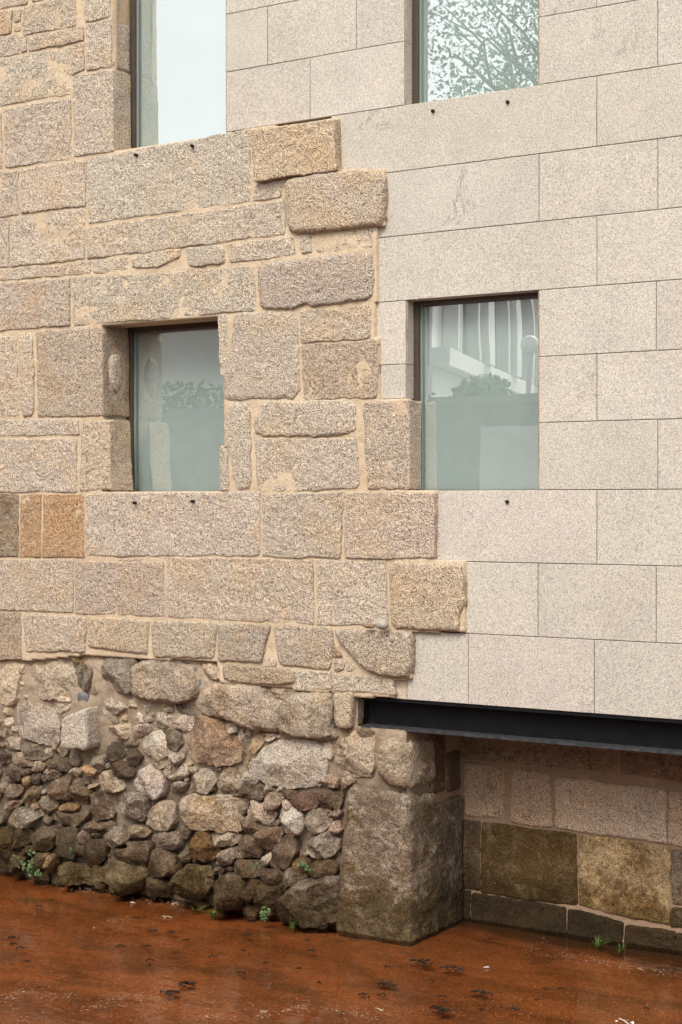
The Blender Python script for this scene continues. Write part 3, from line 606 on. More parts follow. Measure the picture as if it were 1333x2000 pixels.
# ------------------------------------------------------------------ rubble base wall
rub = empty('rubble_wall', None, 'rough rubble base of boulders and broken stones beside the stream', 'wall')
s = 3.9206
T = {0: (0, 0), 5: (0, 1240), 6: (320, 1240), 7: (0, 1480), 8: (320, 1480), 9: (620, 1300)}
RUB = """
0 K .07 .15 .34|259,1298 290,1289 330,1295 368,1310 382,1345 376,1368 350,1371 290,1369 260,1357
5 T .035 .1 .2|-60,215 150,225 150,330 130,500 70,545 -60,500
5 T .05 .15 .25|215,190 330,140 540,155 590,210 575,400 540,470 410,490 200,500 215,330
5 B .03 .6 .3|555,165 620,170 630,225 580,245 550,225
5 D .04 .35 .5|585,240 690,230 690,400 640,425 600,390 575,300
5 D .09 .3 .35|700,240 740,185 850,165 990,185 1015,220 1000,420 960,450 760,445 690,390
5 T .03 0 .2|655,85 720,80 810,130 760,165 680,178 655,150
5 S .02 0 0|805,130 870,125 870,160 815,160
5 S .02 0 0|905,140 965,135 965,165 910,165
5 T .03 0 .2|985,120 1070,140 1090,170 1010,180
5 T .03 0 .1|1110,110 1150,110 1150,180 1115,180
5 S .02 0 0|1225,185 1295,190 1290,210 1235,208
5 T .015 0 .1|190,140 250,135 265,160 200,195
5 T .015 0 .1|165,220 200,225 185,290 165,280
5 T .015 0 .1|155,350 185,350 185,385 155,385
5 T .015 0 .1|140,440 180,430 185,480 150,490
5 S .015 0 0|590,440 675,440 675,530 595,520
5 P .02 0 0|410,490 480,475 525,490 480,520 415,515
5 G .035 .1 .3|135,520 260,530 400,560 410,610 450,680 450,760 420,860 280,820 150,780 130,640
5 T .02 0 .2|410,540 540,520 500,590 440,620
5 G .04 0 .3|770,580 800,500 850,490 920,515 960,560 850,620 790,610
5 T .03 .2 .2|950,520 990,485 1065,515 1050,560 960,540
5 G .035 .1 .2|1075,550 1130,525 1185,550 1165,590 1080,590
5 P .03 0 .1|1040,620 1080,590 1100,600 1090,660 1045,675
5 G .03 0 .3|1100,610 1170,600 1165,660 1105,670
5 G .045 0 .25|1180,610 1230,590 1300,620 1310,680 1260,720 1190,690
5 D .03 0 .4|1270,530 1330,520 1330,590 1285,590
5 L .055 0 .2|1070,860 1090,790 1180,740 1270,760 1333,800 1320,860 1240,940 1140,910
5 T .045 0 .3|820,740 850,710 960,680 1010,670 1000,720 980,790 870,795
5 G .035 0 .35|1000,720 1060,690 1140,690 1130,750 1020,790
5 D .05 .1 .6|790,880 860,830 920,840 920,930 840,970 790,950
5 D .04 .1 .5|940,910 1010,870 1070,930 1020,1005 950,970
5 B .03 0 .4|950,800 1030,800 1040,840 960,860
5 T .04 0 .3|1100,920 1200,930 1270,970 1280,1030 1100,1010
5 G .04 0 .3|1280,910 1333,880 1345,1000 1280,970
5 G .04 .1 .4|140,870 180,830 260,840 330,890 320,965 230,950 160,920
5 T .035 0 .2|30,850 40,790 120,800 130,880 60,880
5 T .035 .1 .35|85,910 140,905 240,950 230,1010 150,1005 80,970
5 D .04 .1 .5|-20,900 55,920 55,975 -20,985
5 T .02 0 .2|340,880 385,885 380,930 345,945
5 T .02 0 .3|440,870 500,880 480,925 430,900
5 T .03 .1 .3|25,550 90,555 90,610 35,610
5 P .03 .1 .3|30,630 75,620 75,700 50,740 20,720
5 B .04 .4 .4|-40,640 15,650 35,760 10,850 -40,850
5 T .02 0 .2|60,750 90,710 120,740 110,775
5 B .03 .1 .45|350,970 430,960 470,1000 440,1040 360,1030
6 T .04 0 .25|265,240 330,205 440,260 430,325 360,335 280,315
6 S .015 0 0|225,245 255,245 255,275 230,275
6 S .015 0 0|260,345 285,340 290,395 265,400
6 S .015 0 0|120,195 220,215 190,235 130,215
6 T .03 .1 .35|800,400 870,385 990,405 990,450 930,480 860,480 800,440
6 K .075 .28 .36|265,520 300,420 400,370 520,375 640,380 780,420 850,510 875,640 850,735 700,725 560,670 450,640 330,615 280,570
6 T .025 .1 .2|862,495 925,488 890,600 870,575
6 K .075 .25 .36|890,600 920,510 1010,450 1270,460 1285,500 1285,700 1300,790 1210,805 1040,780 920,740 890,690
6 B2 .10 .1 .22|230,640 300,630 420,670 470,760 540,830 550,960 480,1000 330,990 220,970 150,920 150,850 190,770
6 P .04 0 .1|75,680 140,620 190,650 195,700 150,745 80,700
6 G .03 0 .3|-25,560 40,590 70,640 40,710 -25,700
6 D .03 .1 .5|20,520 90,520 220,540 230,610 150,610 100,570
6 T .02 0 .3|415,660 470,690 440,720 415,700
6 G .035 0 .35|470,680 545,690 545,745 500,755 465,730
6 T .03 .1 .3|565,720 590,715 640,840 610,905 570,840
6 T .02 0 .3|620,730 655,725 650,790 625,780
6 O .03 0 .2|640,850 690,780 760,770 770,800 700,900 660,990 620,1000 630,930
6 P .03 0 .1|775,770 860,762 868,785 790,810
6 L .055 0 .12|715,910 745,870 880,808 1000,805 1150,815 1200,875 1240,1030 1200,1140 1040,1180 800,1150 640,1080 640,990
6 P .025 0 .1|1205,850 1270,835 1280,940 1250,1010 1215,980
6 G .035 0 .3|20,950 60,890 130,890 130,960 60,1010
6 D .035 0 .35|-20,760 40,730 110,760 140,830 80,890 30,920 -20,900
7 G .05 .1 .45|30,90 90,55 150,80 150,170 90,190 30,160
7 D .04 0 .5|150,90 215,85 215,135 155,140
7 O .035 0 .3|155,160 200,150 225,190 190,230 160,200
7 D .045 .1 .5|225,130 275,115 295,165 265,210 225,190
7 T .04 .1 .4|235,60 280,30 320,60 290,105 240,95
7 G .05 .15 .4|15,270 60,215 130,220 130,280 70,315 20,300
7 B .05 .45 .4|195,270 230,225 285,230 285,300 240,355 190,330
7 R .035 0 .3|30,350 90,330 140,350 80,400 30,390
7 G .07 .15 .35|40,470 110,400 200,395 280,430 290,450 230,490 200,530 90,535
7 G .055 .05 .4|285,345 330,305 400,330 410,390 350,435 300,425
7 O .03 0 .3|220,370 270,355 285,390 240,410
7 B .06 .1 .42|330,250 400,175 500,140 510,320 440,310 360,280
7 G .04 .1 .4|335,110 390,80 445,130 400,160 340,150
7 D .04 .1 .45|420,70 460,10 540,30 520,100 460,100
7 T .03 0 .2|540,95 570,85 600,110 570,135 540,130
7 B .035 0 .4|520,200 540,145 640,185 660,205 560,210
7 B .055 0 .45|530,280 560,220 640,225 670,270 630,345 550,320
7 OO .035 0 .15|620,80 680,50 720,110 690,140 640,130
7 T .02 0 .2|660,215 720,205 720,240 670,240
7 T .045 0 .3|740,160 800,100 850,110 920,180 930,250 840,255 760,250
7 D .055 .05 .5|860,85 910,30 970,50 1000,110 950,155 880,150
7 L .075 0 .2|1000,200 1060,100 1140,70 1220,130 1240,210 1210,310 1130,310 1030,270
7 G .06 0 .38|890,330 940,280 1030,280 1105,330 1100,430 1060,490 960,460 900,410
7 T .05 0 .25|1110,480 1170,380 1250,340 1310,370 1310,500 1270,555 1180,555 1110,510
7 B .05 0 .42|680,380 690,300 740,270 750,320 840,420 830,460 740,470 690,440
7 OO .04 0 .35|440,370 500,350 570,375 550,410 460,400
7 B .05 0 .45|365,450 430,420 560,430 570,500 520,535 450,500
7 B .03 0 .45|580,460 640,390 670,400 640,480 590,490
7 B .06 0 .42|630,530 700,490 770,520 750,560 650,570
7 G .04 0 .4|580,600 620,560 660,600 640,660 590,650
7 B .05 .1 .5|215,620 270,550 370,530 410,580 370,690 320,720 240,680
7 B .08 .55 .5|60,600 110,545 190,560 210,620 170,690 90,690
7 D .02 .1 .62|420,560 560,540 570,640 560,760 430,760 420,650
7 B .03 0 .45|570,640 640,680 640,740 570,740
7 D .02 .5 .68|660,640 790,640 790,780 720,840 650,790
7 G .055 0 .42|780,600 840,550 900,530 950,660 830,680 790,650
7 T .04 0 .38|975,540 1040,530 1120,580 1060,605 980,610
7 G .04 .1 .45|1160,600 1280,580 1333,620 1320,660 1240,690 1170,650
7 B .07 .1 .45|800,760 850,710 960,700 1000,650 1100,660 1110,770 1060,860 1000,830 800,810
7 B .06 .1 .5|1120,860 1160,730 1240,700 1310,770 1320,860 1260,910 1140,900
7 B .10 .6 .5|0,560 40,620 50,760 40,850 -80,850 -80,540
7 B .09 .3 .4|55,760 80,710 150,710 150,800 110,870 60,880
7 B .05 .2 .5|160,690 240,680 250,720 190,760
7 G .10 .3 .35|200,810 240,750 310,760 310,850 240,880 205,860
7 R .10 0 .25|310,790 370,755 390,800 350,890 310,880
7 B .16 .42 .30|370,900 390,850 450,835 700,850 690,965 640,985 500,975 390,940
7 B .22 .50 .25|680,910 730,840 820,820 950,835 1050,930 1020,1010 930,1060 840,1045 700,985
7 B .12 .35 .4|1060,960 1120,930 1220,970 1240,1080 1070,1075
8 G .055 .3 .32|180,200 250,110 330,110 380,190 340,260 240,265 180,250
8 T .05 0 .2|80,130 130,60 185,100 120,165 90,165
8 G .045 0 .35|20,230 80,190 150,200 130,260 90,270
8 T .055 .15 .36|395,190 440,110 510,90 570,180 575,300 500,285 410,240
8 G .035 0 .2|575,180 600,115 650,150 690,190 600,215
8 D .05 .1 .42|580,260 610,220 700,215 750,270 720,320 640,320 590,290
8 G .03 0 .3|750,230 790,210 820,250 790,275
8 T .05 0 .36|780,300 830,260 885,300 870,370 820,410 780,360
8 D .03 0 .5|905,255 950,245 1000,270 960,305 910,295
8 R .05 .1 .48|960,340 1030,280 1110,280 1160,340 1120,390 1040,400 970,380
8 P .03 0 .2|890,345 940,335 960,380 920,400
8 T .06 .42 .22|125,330 240,275 400,320 530,315 560,420 590,540 530,565 350,560 210,550 150,450
8 T .02 0 .2|410,285 500,290 500,315 420,315
8 T .03 .1 .3|555,330 620,325 630,370 580,440 560,390
8 P .06 0 .22|620,410 670,340 760,380 820,430 790,490 720,490 630,450
8 L .07 .12 .22|865,420 920,400 1020,430 1035,540 980,595 900,570 870,490
8 G .055 0 .38|1070,450 1150,400 1240,410 1270,480 1220,560 1120,575 1080,530
8 B .05 .1 .42|600,490 650,455 715,500 700,590 640,610 600,570
8 R .05 .1 .4|710,600 760,540 840,545 880,590 860,680 780,700 720,670
8 G .03 0 .35|730,500 830,490 840,520 760,530
8 B .06 .1 .5|550,680 600,600 680,630 720,690 690,760 620,770 570,740
8 T .055 .2 .28|360,600 400,575 550,600 550,650 440,690 360,660
8 OO .06 .48 .42|210,680 250,590 300,560 350,640 390,680 380,760 290,800 220,760
8 G .05 .1 .42|410,770 450,710 530,700 540,750 480,830 430,830
8 B .06 .25 .5|510,830 560,790 680,800 740,830 690,910 600,920 520,890
8 P .035 0 .2|740,780 780,745 800,780 770,820 740,810
8 B .045 .25 .5|820,740 900,610 960,620 990,730 940,830 860,860 800,820
8 G .07 .25 .36|1070,690 1120,620 1220,590 1300,640 1290,720 1230,770 1130,775 1070,740
8 B .055 .58 .35|990,800 1040,770 1090,820 1080,880 1020,870
8 B .06 .5 .45|1090,850 1150,800 1240,800 1290,850 1280,900 1180,920 1110,900
8 B .065 .25 .45|700,910 760,860 870,880 900,960 850,1005 760,980
8 B .055 .25 .45|890,900 960,850 1050,890 1060,930 980,975 910,990
8 R .045 0 .3|1180,190 1250,140 1320,170 1310,220 1220,235
8 B .05 .35 .5|1170,270 1240,250 1333,290 1320,390 1210,380
8 R .03 0 .4|1255,440 1300,400 1330,430 1300,480 1260,470
8 R .03 0 .25|1275,520 1320,490 1335,560 1310,590 1280,570
8 B .18 .58 .35|50,940 100,870 200,840 290,900 300,970 260,1075 170,1100 80,1050
8 B .22 .42 .35|285,1020 340,950 450,910 540,960 560,1070 500,1175 380,1175 300,1110
8 B .09 .40 .45|560,960 620,930 700,980 650,1120 580,1110
8 B .11 .40 .42|650,1130 690,1000 750,985 830,1020 830,1140 770,1210 680,1190
8 B3 .20 .22 .36|820,1210 850,1130 940,1000 1000,965 1240,940 1290,990 1285,1255 1100,1315 880,1300 830,1260
8 G .03 0 .4|260,860 360,870 350,910 300,900
8 B .04 .3 .5|100,760 150,700 190,760 160,810 110,800
8 B .04 .2 .5|0,800 60,780 100,860 50,900 0,890
8 G .04 .1 .45|0,590 90,570 100,680 50,710 0,690
9 T .05 0 .22|140,600 250,540 300,500 410,540 405,830 290,855 150,840 120,680
9 T .03 0 .3|165,870 230,860 260,900 180,940
"""
TONE = {'T': (0.41, .325, .235), 'B': (0.31, .245, .175), 'D': (0.25, .205, .155), 'G': (0.38, .315, .245), 'L': (0.47, .40, .32), 'P': (0.46, .37, .285), 'S': None,
        'K': (0.34, .275, .20), 'O': (0.42, .30, .185), 'OO': (0.36, .235, .125), 'R': (0.34, .245, .18), 'B2': (0.34, .235, .155), 'B3': (0.25, .20, .15)}
RP = []   # polygons for the gap filling
for i, ln in enumerate([l for l in RUB.strip().split('\n') if l.strip()]):
    head, pts = ln.split('|'); tl, tone, pr, mo, di = head.split(); pr = float(pr); ox, oy = T[int(tl)]
    sc_ = 1.0 if tl == '0' else s
    px = [(ox+float(a.split(',')[0])/sc_, oy+float(a.split(',')[1])/sc_) for a in pts.split()]
    base = 0.03 if pr < 0.085 else 0.02
    yc = sum(p[1] for p in px)/len(px); xc = sum(p[0] for p in px)/len(px)
    # the wall swells outwards towards the water
    lean = 0.05*min(1, max(0, (yc-1380)/300.0)); YF = base-lean
    poly = [P(x, y, YF-pr*0.55) for x, y in px]; RP.append(poly)
    if tone == 'S': poly_stone('stone', poly, rub, 'slate', None, ('front', YF), proud=pr, k=8, facets=1, seed=700+i, rough=.002, soft=1, res=.008); continue
    fac = 0 if tone in ('K', 'L') and pr > .1 else (3 if pr > .12 else 6)
    big = max(p[0] for p in poly)-min(p[0] for p in poly) > 0.22
    poly_stone('stone', poly, rub, 'granite_rubble', jit(tuple(c_*(1.0 if yc > 1440 else 1.12) for c_ in TONE[tone]), .09), ('front', YF), proud=pr*(1.0 if pr > .08 else 1.2)+.012, k=3.2 if pr > .12 else (9 if big else 8), facets=0 if tone == 'K' else fac,
               seed=700+i, moss=float(mo)*0.75, dirt=float(di)*(0.92 if yc > 1440 else 0.55), rough=0.0095 if not pr > .12 else .008, skirt=0.08, soft=2 if pr > .085 else 1, res=0.0105, warp=.011, grow=1+0.011/max(.03, math.sqrt(abs(area2(poly))/math.pi)), lump_=.014)
# small wedged stones in the remaining gaps
regp = [P(x, y, 0.02) for x, y in [(-150,1290),(60,1285),(120,1290),(160,1300),(250,1290),(390,1300),(430,1330),(560,1345),(650,1400),(655,1420),(650,1530),(665,1560),(660,1800),(400,1770),(100,1720),(-150,1650)]]
regp = np.array(regp)
RP.append([P(x, y, -.06) for x, y in [(116,1402),(166,1380),(196,1400),(196,1462),(116,1464)]])
BP = []
for p in RP:
    p = chaikin(p, 1); nx = np.roll(p, -1, 0)
    for tt in (0, .33, .66): BP.append(p+(nx-p)*tt)
BP = np.concatenate(BP); lo, hi = regp.min(0), regp.max(0)
cand = RNG.random((9000, 2))*(hi-lo)+lo; cand = cand[inside(cand, regp)]
for p in RP: cand = cand[~inside(cand, np.array(p))]
cnt = 0
for rmin, rmax in ((0.022, 0.07), (0.0105, 0.022)):
    for c in cand:
        d = np.sqrt(((BP-c)**2).sum(1)).min()-0.004
        if d < rmin or cnt > 128: continue
        R = min(d, rmax); n = random.randint(5, 7); a0 = random.random()*6
        el = random.uniform(1.0, 1.35)
        poly = [(c[0]+R*random.uniform(.78, 1.0)*math.cos(a0+k*2*math.pi/n)*1.0, c[1]+R*random.uniform(.78, 1.0)*math.sin(a0+k*2*math.pi/n)/el) for k in range(n)]
        low = max(0, min(1, (1.15-c[1])/0.9))
        tone = random.choice(['T', 'G', 'B', 'D', 'R']) if low > .3 else random.choice(['T', 'G', 'O', 'B'])
        poly_stone('stone', poly, rub, 'granite_rubble', jit(TONE[tone], .1), ('front', 0.03-.05*low), proud=R*random.uniform(.35, .7)+.012, k=8, facets=5, seed=1500+cnt, moss=.28*low*random.random(), dirt=.18+.28*low, rough=.007, skirt=.05, res=.010, grow=1.28, warp=.009)
        BP = np.concatenate([BP, np.array(poly), (np.array(poly)+np.roll(np.array(poly), -1, 0))/2]); cnt += 1
# bedding behind the rubble
rb = [P(x, y, 0.03) for x, y in [(-45,1280),(640,1300),(700,1362),(706,1420),(800,1440)]]
rb = [(-5.3, 2.02), (rb[0][0], 2.02), (rb[1][0], 2.02), (rb[2][0], 2.02), (rb[2][0], 1.305), (-0.13, 1.305), (-0.13, -0.15), (-5.3, -0.15)]
sheet('bedding_mortar', rb, [], -0.026, ('front', 0.0), 'rubble_mortar', rub, 0.014, 0.012, 90, 0.0, 0.022)

RPX = [(118,1404),(166,1382),(171,1464),(117,1461)]
grid_stone('stone', [P(x, y, -.11) for x, y in RPX], rub, 'granite_rubble', (0.47, .40, .315), ('front', 0.0), r=.022, rc=.035, proud=.11, rough=.006, sk=(.12,.12,.12,.12), seed=790, dirt=.05, moss=.05)
# corner: cheek block beside the beam, two big corner blocks, return face
XR = -0.09
grid_stone('stone', [P(648,1355,-.03), P(687,1353,-.03), P(683,1424,-.03), P(652,1422,-.03)], rub, 'granite_rubble', (0.44, .355, .25), ('front', 0.0), r=.03, rc=.02, proud=.035, rough=.006, sk=(.05,.05,.13,.1), seed=801, dirt=.1)
def quoin(qd, name, col, proud, r, rc, depth, seed, moss, dirt, rough=.008, top=0.12):
    return grid_stone(name, qd, rub, 'granite_rubble', col, ('front', 0.0), r=r, rc=rc, proud=proud, rough=rough, sk=(.06, top, depth, .06), seed=seed, res=.011, moss=moss, dirt=dirt, warp=.012)
quoin([P(727,1440,-.02), (XR-.02, P(820,1450,-.02)[1]), (XR, P(830,1549,-.02)[1]), P(730,1529,-.02)], 'stone', (0.42, .335, .235), .04, .085, .07, .28, 811, .05, .25, .011)
quoin([P(676,1534,-.04), (XR+.015, P(800,1556,-.04)[1]), (XR+.02, -0.05), (P(650,1812,-.04)[0], -0.05)], 'stone', (0.43, .36, .28), .045, .05, .05, .30, 812, .30, .40, .009)
poly_stone('stone', [P(x, y, .0) for x, y in [(640,1430),(705,1420),(735,1430),(728,1442),(690,1440),(650,1450)]], rub, 'granite_rubble', (0.36,.27,.18), ('front', 0.03), proud=.03, seed=815, dirt=.3)
def side_stone(y0, y1, z0, z1, col, seed, moss, dirt, pr=.02):
    grid_stone('stone', [(y0, z1), (y1, z1), (y1, z0), (y0, z0)], rub, 'granite_rubble', col, ('side', XR-.02), proud=pr, r=.02, rc=.02, rough=.005, seed=seed, moss=moss, dirt=dirt, sk=(.05, .05, .05, .05))
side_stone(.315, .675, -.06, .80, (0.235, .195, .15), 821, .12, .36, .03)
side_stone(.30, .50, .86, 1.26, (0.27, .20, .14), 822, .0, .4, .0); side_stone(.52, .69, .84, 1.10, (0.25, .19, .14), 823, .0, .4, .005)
sheet('return_mortar', [(.02, -.1), (.72, -.1), (.72, 1.5), (.02, 1.30)], [], -.02, ('side', XR-.015), 'recess_mortar', rub, .02, .006, 95)
# pad stones under the beam end
MB().box(-0.62, -0.30, .03, .3, 1.16, zk-hb-.012).build('bearing_pad', 'recess_mortar', rub)
grid_stone('stone', [(.04, zk-hb-.004), (.30, zk-hb-.004), (.30, zk-hb-.07), (.04, zk-hb-.05)], rub, 'granite_rubble', (0.40,.28,.16), ('side', XR-.06), proud=.02, seed=830, rough=.006)
MB().box(-5.3, -0.13, 0.06, 0.42, -0.3, 1.05).box(-5.3, -0.62, 0.06, 0.42, 1.05, 1.52).box(-0.62, -0.13, .30, .42, 1.05, 1.55).build('wall_core', 'concrete', rub)

# ------------------------------------------------------------------ recessed wall under the beam
YR = 0.70
rec = empty('recessed_wall', None, 'shaded mossy block wall set back under the steel beam', 'wall')
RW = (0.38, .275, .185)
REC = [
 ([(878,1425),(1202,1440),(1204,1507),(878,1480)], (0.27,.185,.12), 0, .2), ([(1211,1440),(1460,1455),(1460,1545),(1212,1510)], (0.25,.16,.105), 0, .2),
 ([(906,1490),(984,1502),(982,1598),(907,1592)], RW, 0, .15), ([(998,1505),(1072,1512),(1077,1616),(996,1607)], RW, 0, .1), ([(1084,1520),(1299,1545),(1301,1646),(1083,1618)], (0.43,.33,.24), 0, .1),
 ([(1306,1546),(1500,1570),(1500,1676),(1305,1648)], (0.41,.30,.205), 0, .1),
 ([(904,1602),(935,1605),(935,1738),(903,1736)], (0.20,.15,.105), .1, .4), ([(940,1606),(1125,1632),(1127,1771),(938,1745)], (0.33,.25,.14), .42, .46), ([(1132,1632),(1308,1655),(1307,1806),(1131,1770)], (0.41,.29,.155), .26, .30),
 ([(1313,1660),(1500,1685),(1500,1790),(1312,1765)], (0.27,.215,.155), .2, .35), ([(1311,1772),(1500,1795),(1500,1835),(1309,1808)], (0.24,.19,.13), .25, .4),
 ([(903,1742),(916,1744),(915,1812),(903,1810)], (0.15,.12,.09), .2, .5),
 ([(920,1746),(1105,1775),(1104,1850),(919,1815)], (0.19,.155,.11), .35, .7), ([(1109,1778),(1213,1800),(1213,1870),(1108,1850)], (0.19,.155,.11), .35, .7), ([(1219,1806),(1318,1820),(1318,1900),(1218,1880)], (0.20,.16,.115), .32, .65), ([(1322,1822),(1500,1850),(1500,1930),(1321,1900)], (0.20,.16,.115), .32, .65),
]
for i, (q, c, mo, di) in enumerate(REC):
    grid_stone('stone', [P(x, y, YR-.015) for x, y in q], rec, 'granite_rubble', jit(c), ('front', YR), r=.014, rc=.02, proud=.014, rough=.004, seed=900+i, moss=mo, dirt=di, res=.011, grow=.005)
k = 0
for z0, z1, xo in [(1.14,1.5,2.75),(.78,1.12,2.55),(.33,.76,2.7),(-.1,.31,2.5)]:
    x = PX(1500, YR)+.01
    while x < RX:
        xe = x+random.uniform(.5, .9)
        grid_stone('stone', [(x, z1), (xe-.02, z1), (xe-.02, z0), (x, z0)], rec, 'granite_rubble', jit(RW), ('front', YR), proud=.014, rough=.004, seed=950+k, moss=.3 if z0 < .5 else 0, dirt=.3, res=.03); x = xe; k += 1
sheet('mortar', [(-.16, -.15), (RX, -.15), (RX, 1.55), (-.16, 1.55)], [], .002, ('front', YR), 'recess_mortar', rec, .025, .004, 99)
MB().box(-.16, RX, YR+.05, YR+.3, -.3, 1.56).build('wall_core', 'concrete', rec)

# ------------------------------------------------------------------ loose stones
def lump(name, cx, cy, cz, rx, ry, rz, mat, col, label, cat, seed, rot=0.0):
    v = []; f = []; nu, nv = 18, 11
    for j in range(nv+1):
        ph = math.pi*j/nv
        for i in range(nu):
            th = 2*math.pi*i/nu; v.append((math.sin(ph)*math.cos(th), math.sin(ph)*math.sin(th), math.cos(ph)))
    v = np.array(v); v = np.sign(v)*np.abs(v)**0.85
    v *= (1+0.16*vn(v+seed, 1.6, seed)+0.07*vn(v+seed, 4.0, seed+1))[:, None]
    v = v*np.array([rx, ry, rz]); c, s_ = math.cos(rot), math.sin(rot); v = np.stack([v[:, 0]*c-v[:, 1]*s_, v[:, 0]*s_+v[:, 1]*c, v[:, 2]], 1)+np.array([cx, cy, cz])
    for j in range(nv):
        for i in range(nu): f.append([j*nu+i, (j+1)*nu+i, (j+1)*nu+(i+1) % nu, j*nu+(i+1) % nu])
    return tag(mesh_obj(name, v, f, mat, None, True, col, 0, .1), label, cat)
xq, zq = P(749, 1219, -.075); lump('loose_stone', xq, -.085, zq, .042, .034, .034, 'slate_stone', (0.40, .35, .28), 'pale rounded stone lying on the ledge below the ochre block', 'stone', 5)
xq, zq = P(724, 1221, -.065); lump('stone_chip', xq, -.075, zq-.002, .038, .022, .016, 'slate_chip', (0.36, .26, .17), 'flat brown stone chip on the ledge left of the rounded loose stone', 'stone', 6)
xw, yw = WZ(629, 1808); lump('pebble', xw, yw-.03, .012, .062, .04, .030, 'granite_rubble', (0.21, .19, .155), 'smooth grey oval pebble in the water between big boulder and corner block', 'pebble', 9)

# ------------------------------------------------------------------ plants at the waterline
def tuft(px, py, h, n, spread, label, mat='grass_green', seed=0, Y=None):
    rd = random.Random(seed); X, Y0 = WZ(px, py) if Y is None else (P(px, py, Y)[0], Y); b = MB()
    z0 = 0.0 if Y is None else P(px, py, Y)[1]
    for k in range(n):
        a = rd.random()*2*math.pi; l = h*rd.uniform(.5, 1.0); w_ = rd.uniform(.0022, .004); r0 = spread*rd.random()*.35
        bx, by = X+r0*math.cos(a), Y0+r0*math.sin(a); rch = spread*rd.uniform(.3, 1.0)
        prev = None; i0 = len(b.v); px_, py_ = -math.sin(a)*w_, math.cos(a)*w_
        for q in range(5):
            t_ = q/4; x = bx+rch*t_**1.6*math.cos(a); y = by+rch*t_**1.6*math.sin(a); z = z0-.01+l*(t_-.35*t_**2.5); wd = 1-t_*.9
            b.v += [(x-px_*wd, y-py_*wd, z), (x+px_*wd, y+py_*wd, z+.0005)]
        for q in range(4): b.f.append([i0+2*q, i0+2*q+1, i0+2*q+3, i0+2*q+2])
    return tag(b.build('grass_tuft', mat, None, True), label, 'grass', 'grass tufts at the waterline')
tuft(418, 1788, .085, 60, .09, 'feathery grass tuft at the water edge below the left mossy boulders', seed=1)
tuft(384, 1778, .05, 26, .08, 'sparse thin grass blades left of the feathery tuft', seed=2)
tuft(572, 1812, .10, 40, .05, 'upright grass tuft before the big slanted grey boulder', seed=3)
tuft(1168, 1846, .09, 40, .07, 'dark grass tuft at the foot of the shaded recessed wall', seed=4)
tuft(1212, 1857, .085, 34, .05, 'thin grass tuft right of another at the recessed wall foot', seed=5)
def weed(pts, n, label, seed, size=.012):
    """stems with small rounded leaves; pts = world base and tips"""
    rd = random.Random(seed); root = empty('weed', None, label, 'weed'); st = MB(); lf = MB()
    base = np.array(pts[0])
    for tip in pts[1:]:
        tip = np.array(tip); mid = (base+tip)/2+np.array([0, -.02, .02]); line = [base*(1-t_)**2+2*mid*t_*(1-t_)+tip*t_**2 for t_ in np.linspace(0, 1, 7)]
        st.tube(line, [.0022]*6+[.001], 5)
        for k in range(n):
            t_ = rd.uniform(.15, 1); c = base*(1-t_)**2+2*mid*t_*(1-t_)+tip*t_**2+np.array([rd.uniform(-1, 1), rd.uniform(-1, .3), rd.uniform(-1, 1)])*size*1.7
            nrm = np.array([rd.uniform(-.6, .6), -1, rd.uniform(.2, 1.2)]); nrm /= np.linalg.norm(nrm)
            a = np.cross(nrm, (0.2, .1, 1)); a /= np.linalg.norm(a); bb = np.cross(nrm, a); r_ = size*rd.uniform(.6, 1.2)
            lf.poly([c+r_*(math.cos(q*math.pi/3.5)*a*(1 if q else 1.25)+.8*math.sin(q*math.pi/3.5)*bb) for q in range(7)])
    st.build('stem', 'weed_green', root, True); lf.build('leaves', 'weed_green', root)
    return root
def W3(x, y, Y): X, Z = P(x, y, Y); return (X, Y, Z)
weed([W3(68,1710,-.10), W3(30,1672,-.14), W3(42,1690,-.16), W3(62,1662,-.12), W3(80,1705,-.18), W3(56,1690,-.17)], 16, 'leafy green weed growing from the rubble at the left water edge', 11)
weed([W3(522,1800,-.14), W3(515,1768,-.16), W3(524,1775,-.17), W3(512,1785,-.17)], 13, 'small leafy weed left of the big slanted boulder', 12, .010)
weed([W3(138,1668,-.06), W3(138,1660,-.08), W3(141,1664,-.08)], 4, 'tiny green sprout in the dark rubble above the long base stone', 13, .008)
weed([W3(502,1695,-.09), W3(497,1690,-.10), W3(507,1688,-.11)], 8, 'little moss-green weed between the brown rubble stones', 14, .008)
weed([W3(597,1692,-.08), W3(590,1686,-.10), W3(603,1697,-.10), W3(612,1704,-.10)], 9, 'yellow-green mossy weed on rubble above the big boulder', 15, .010)

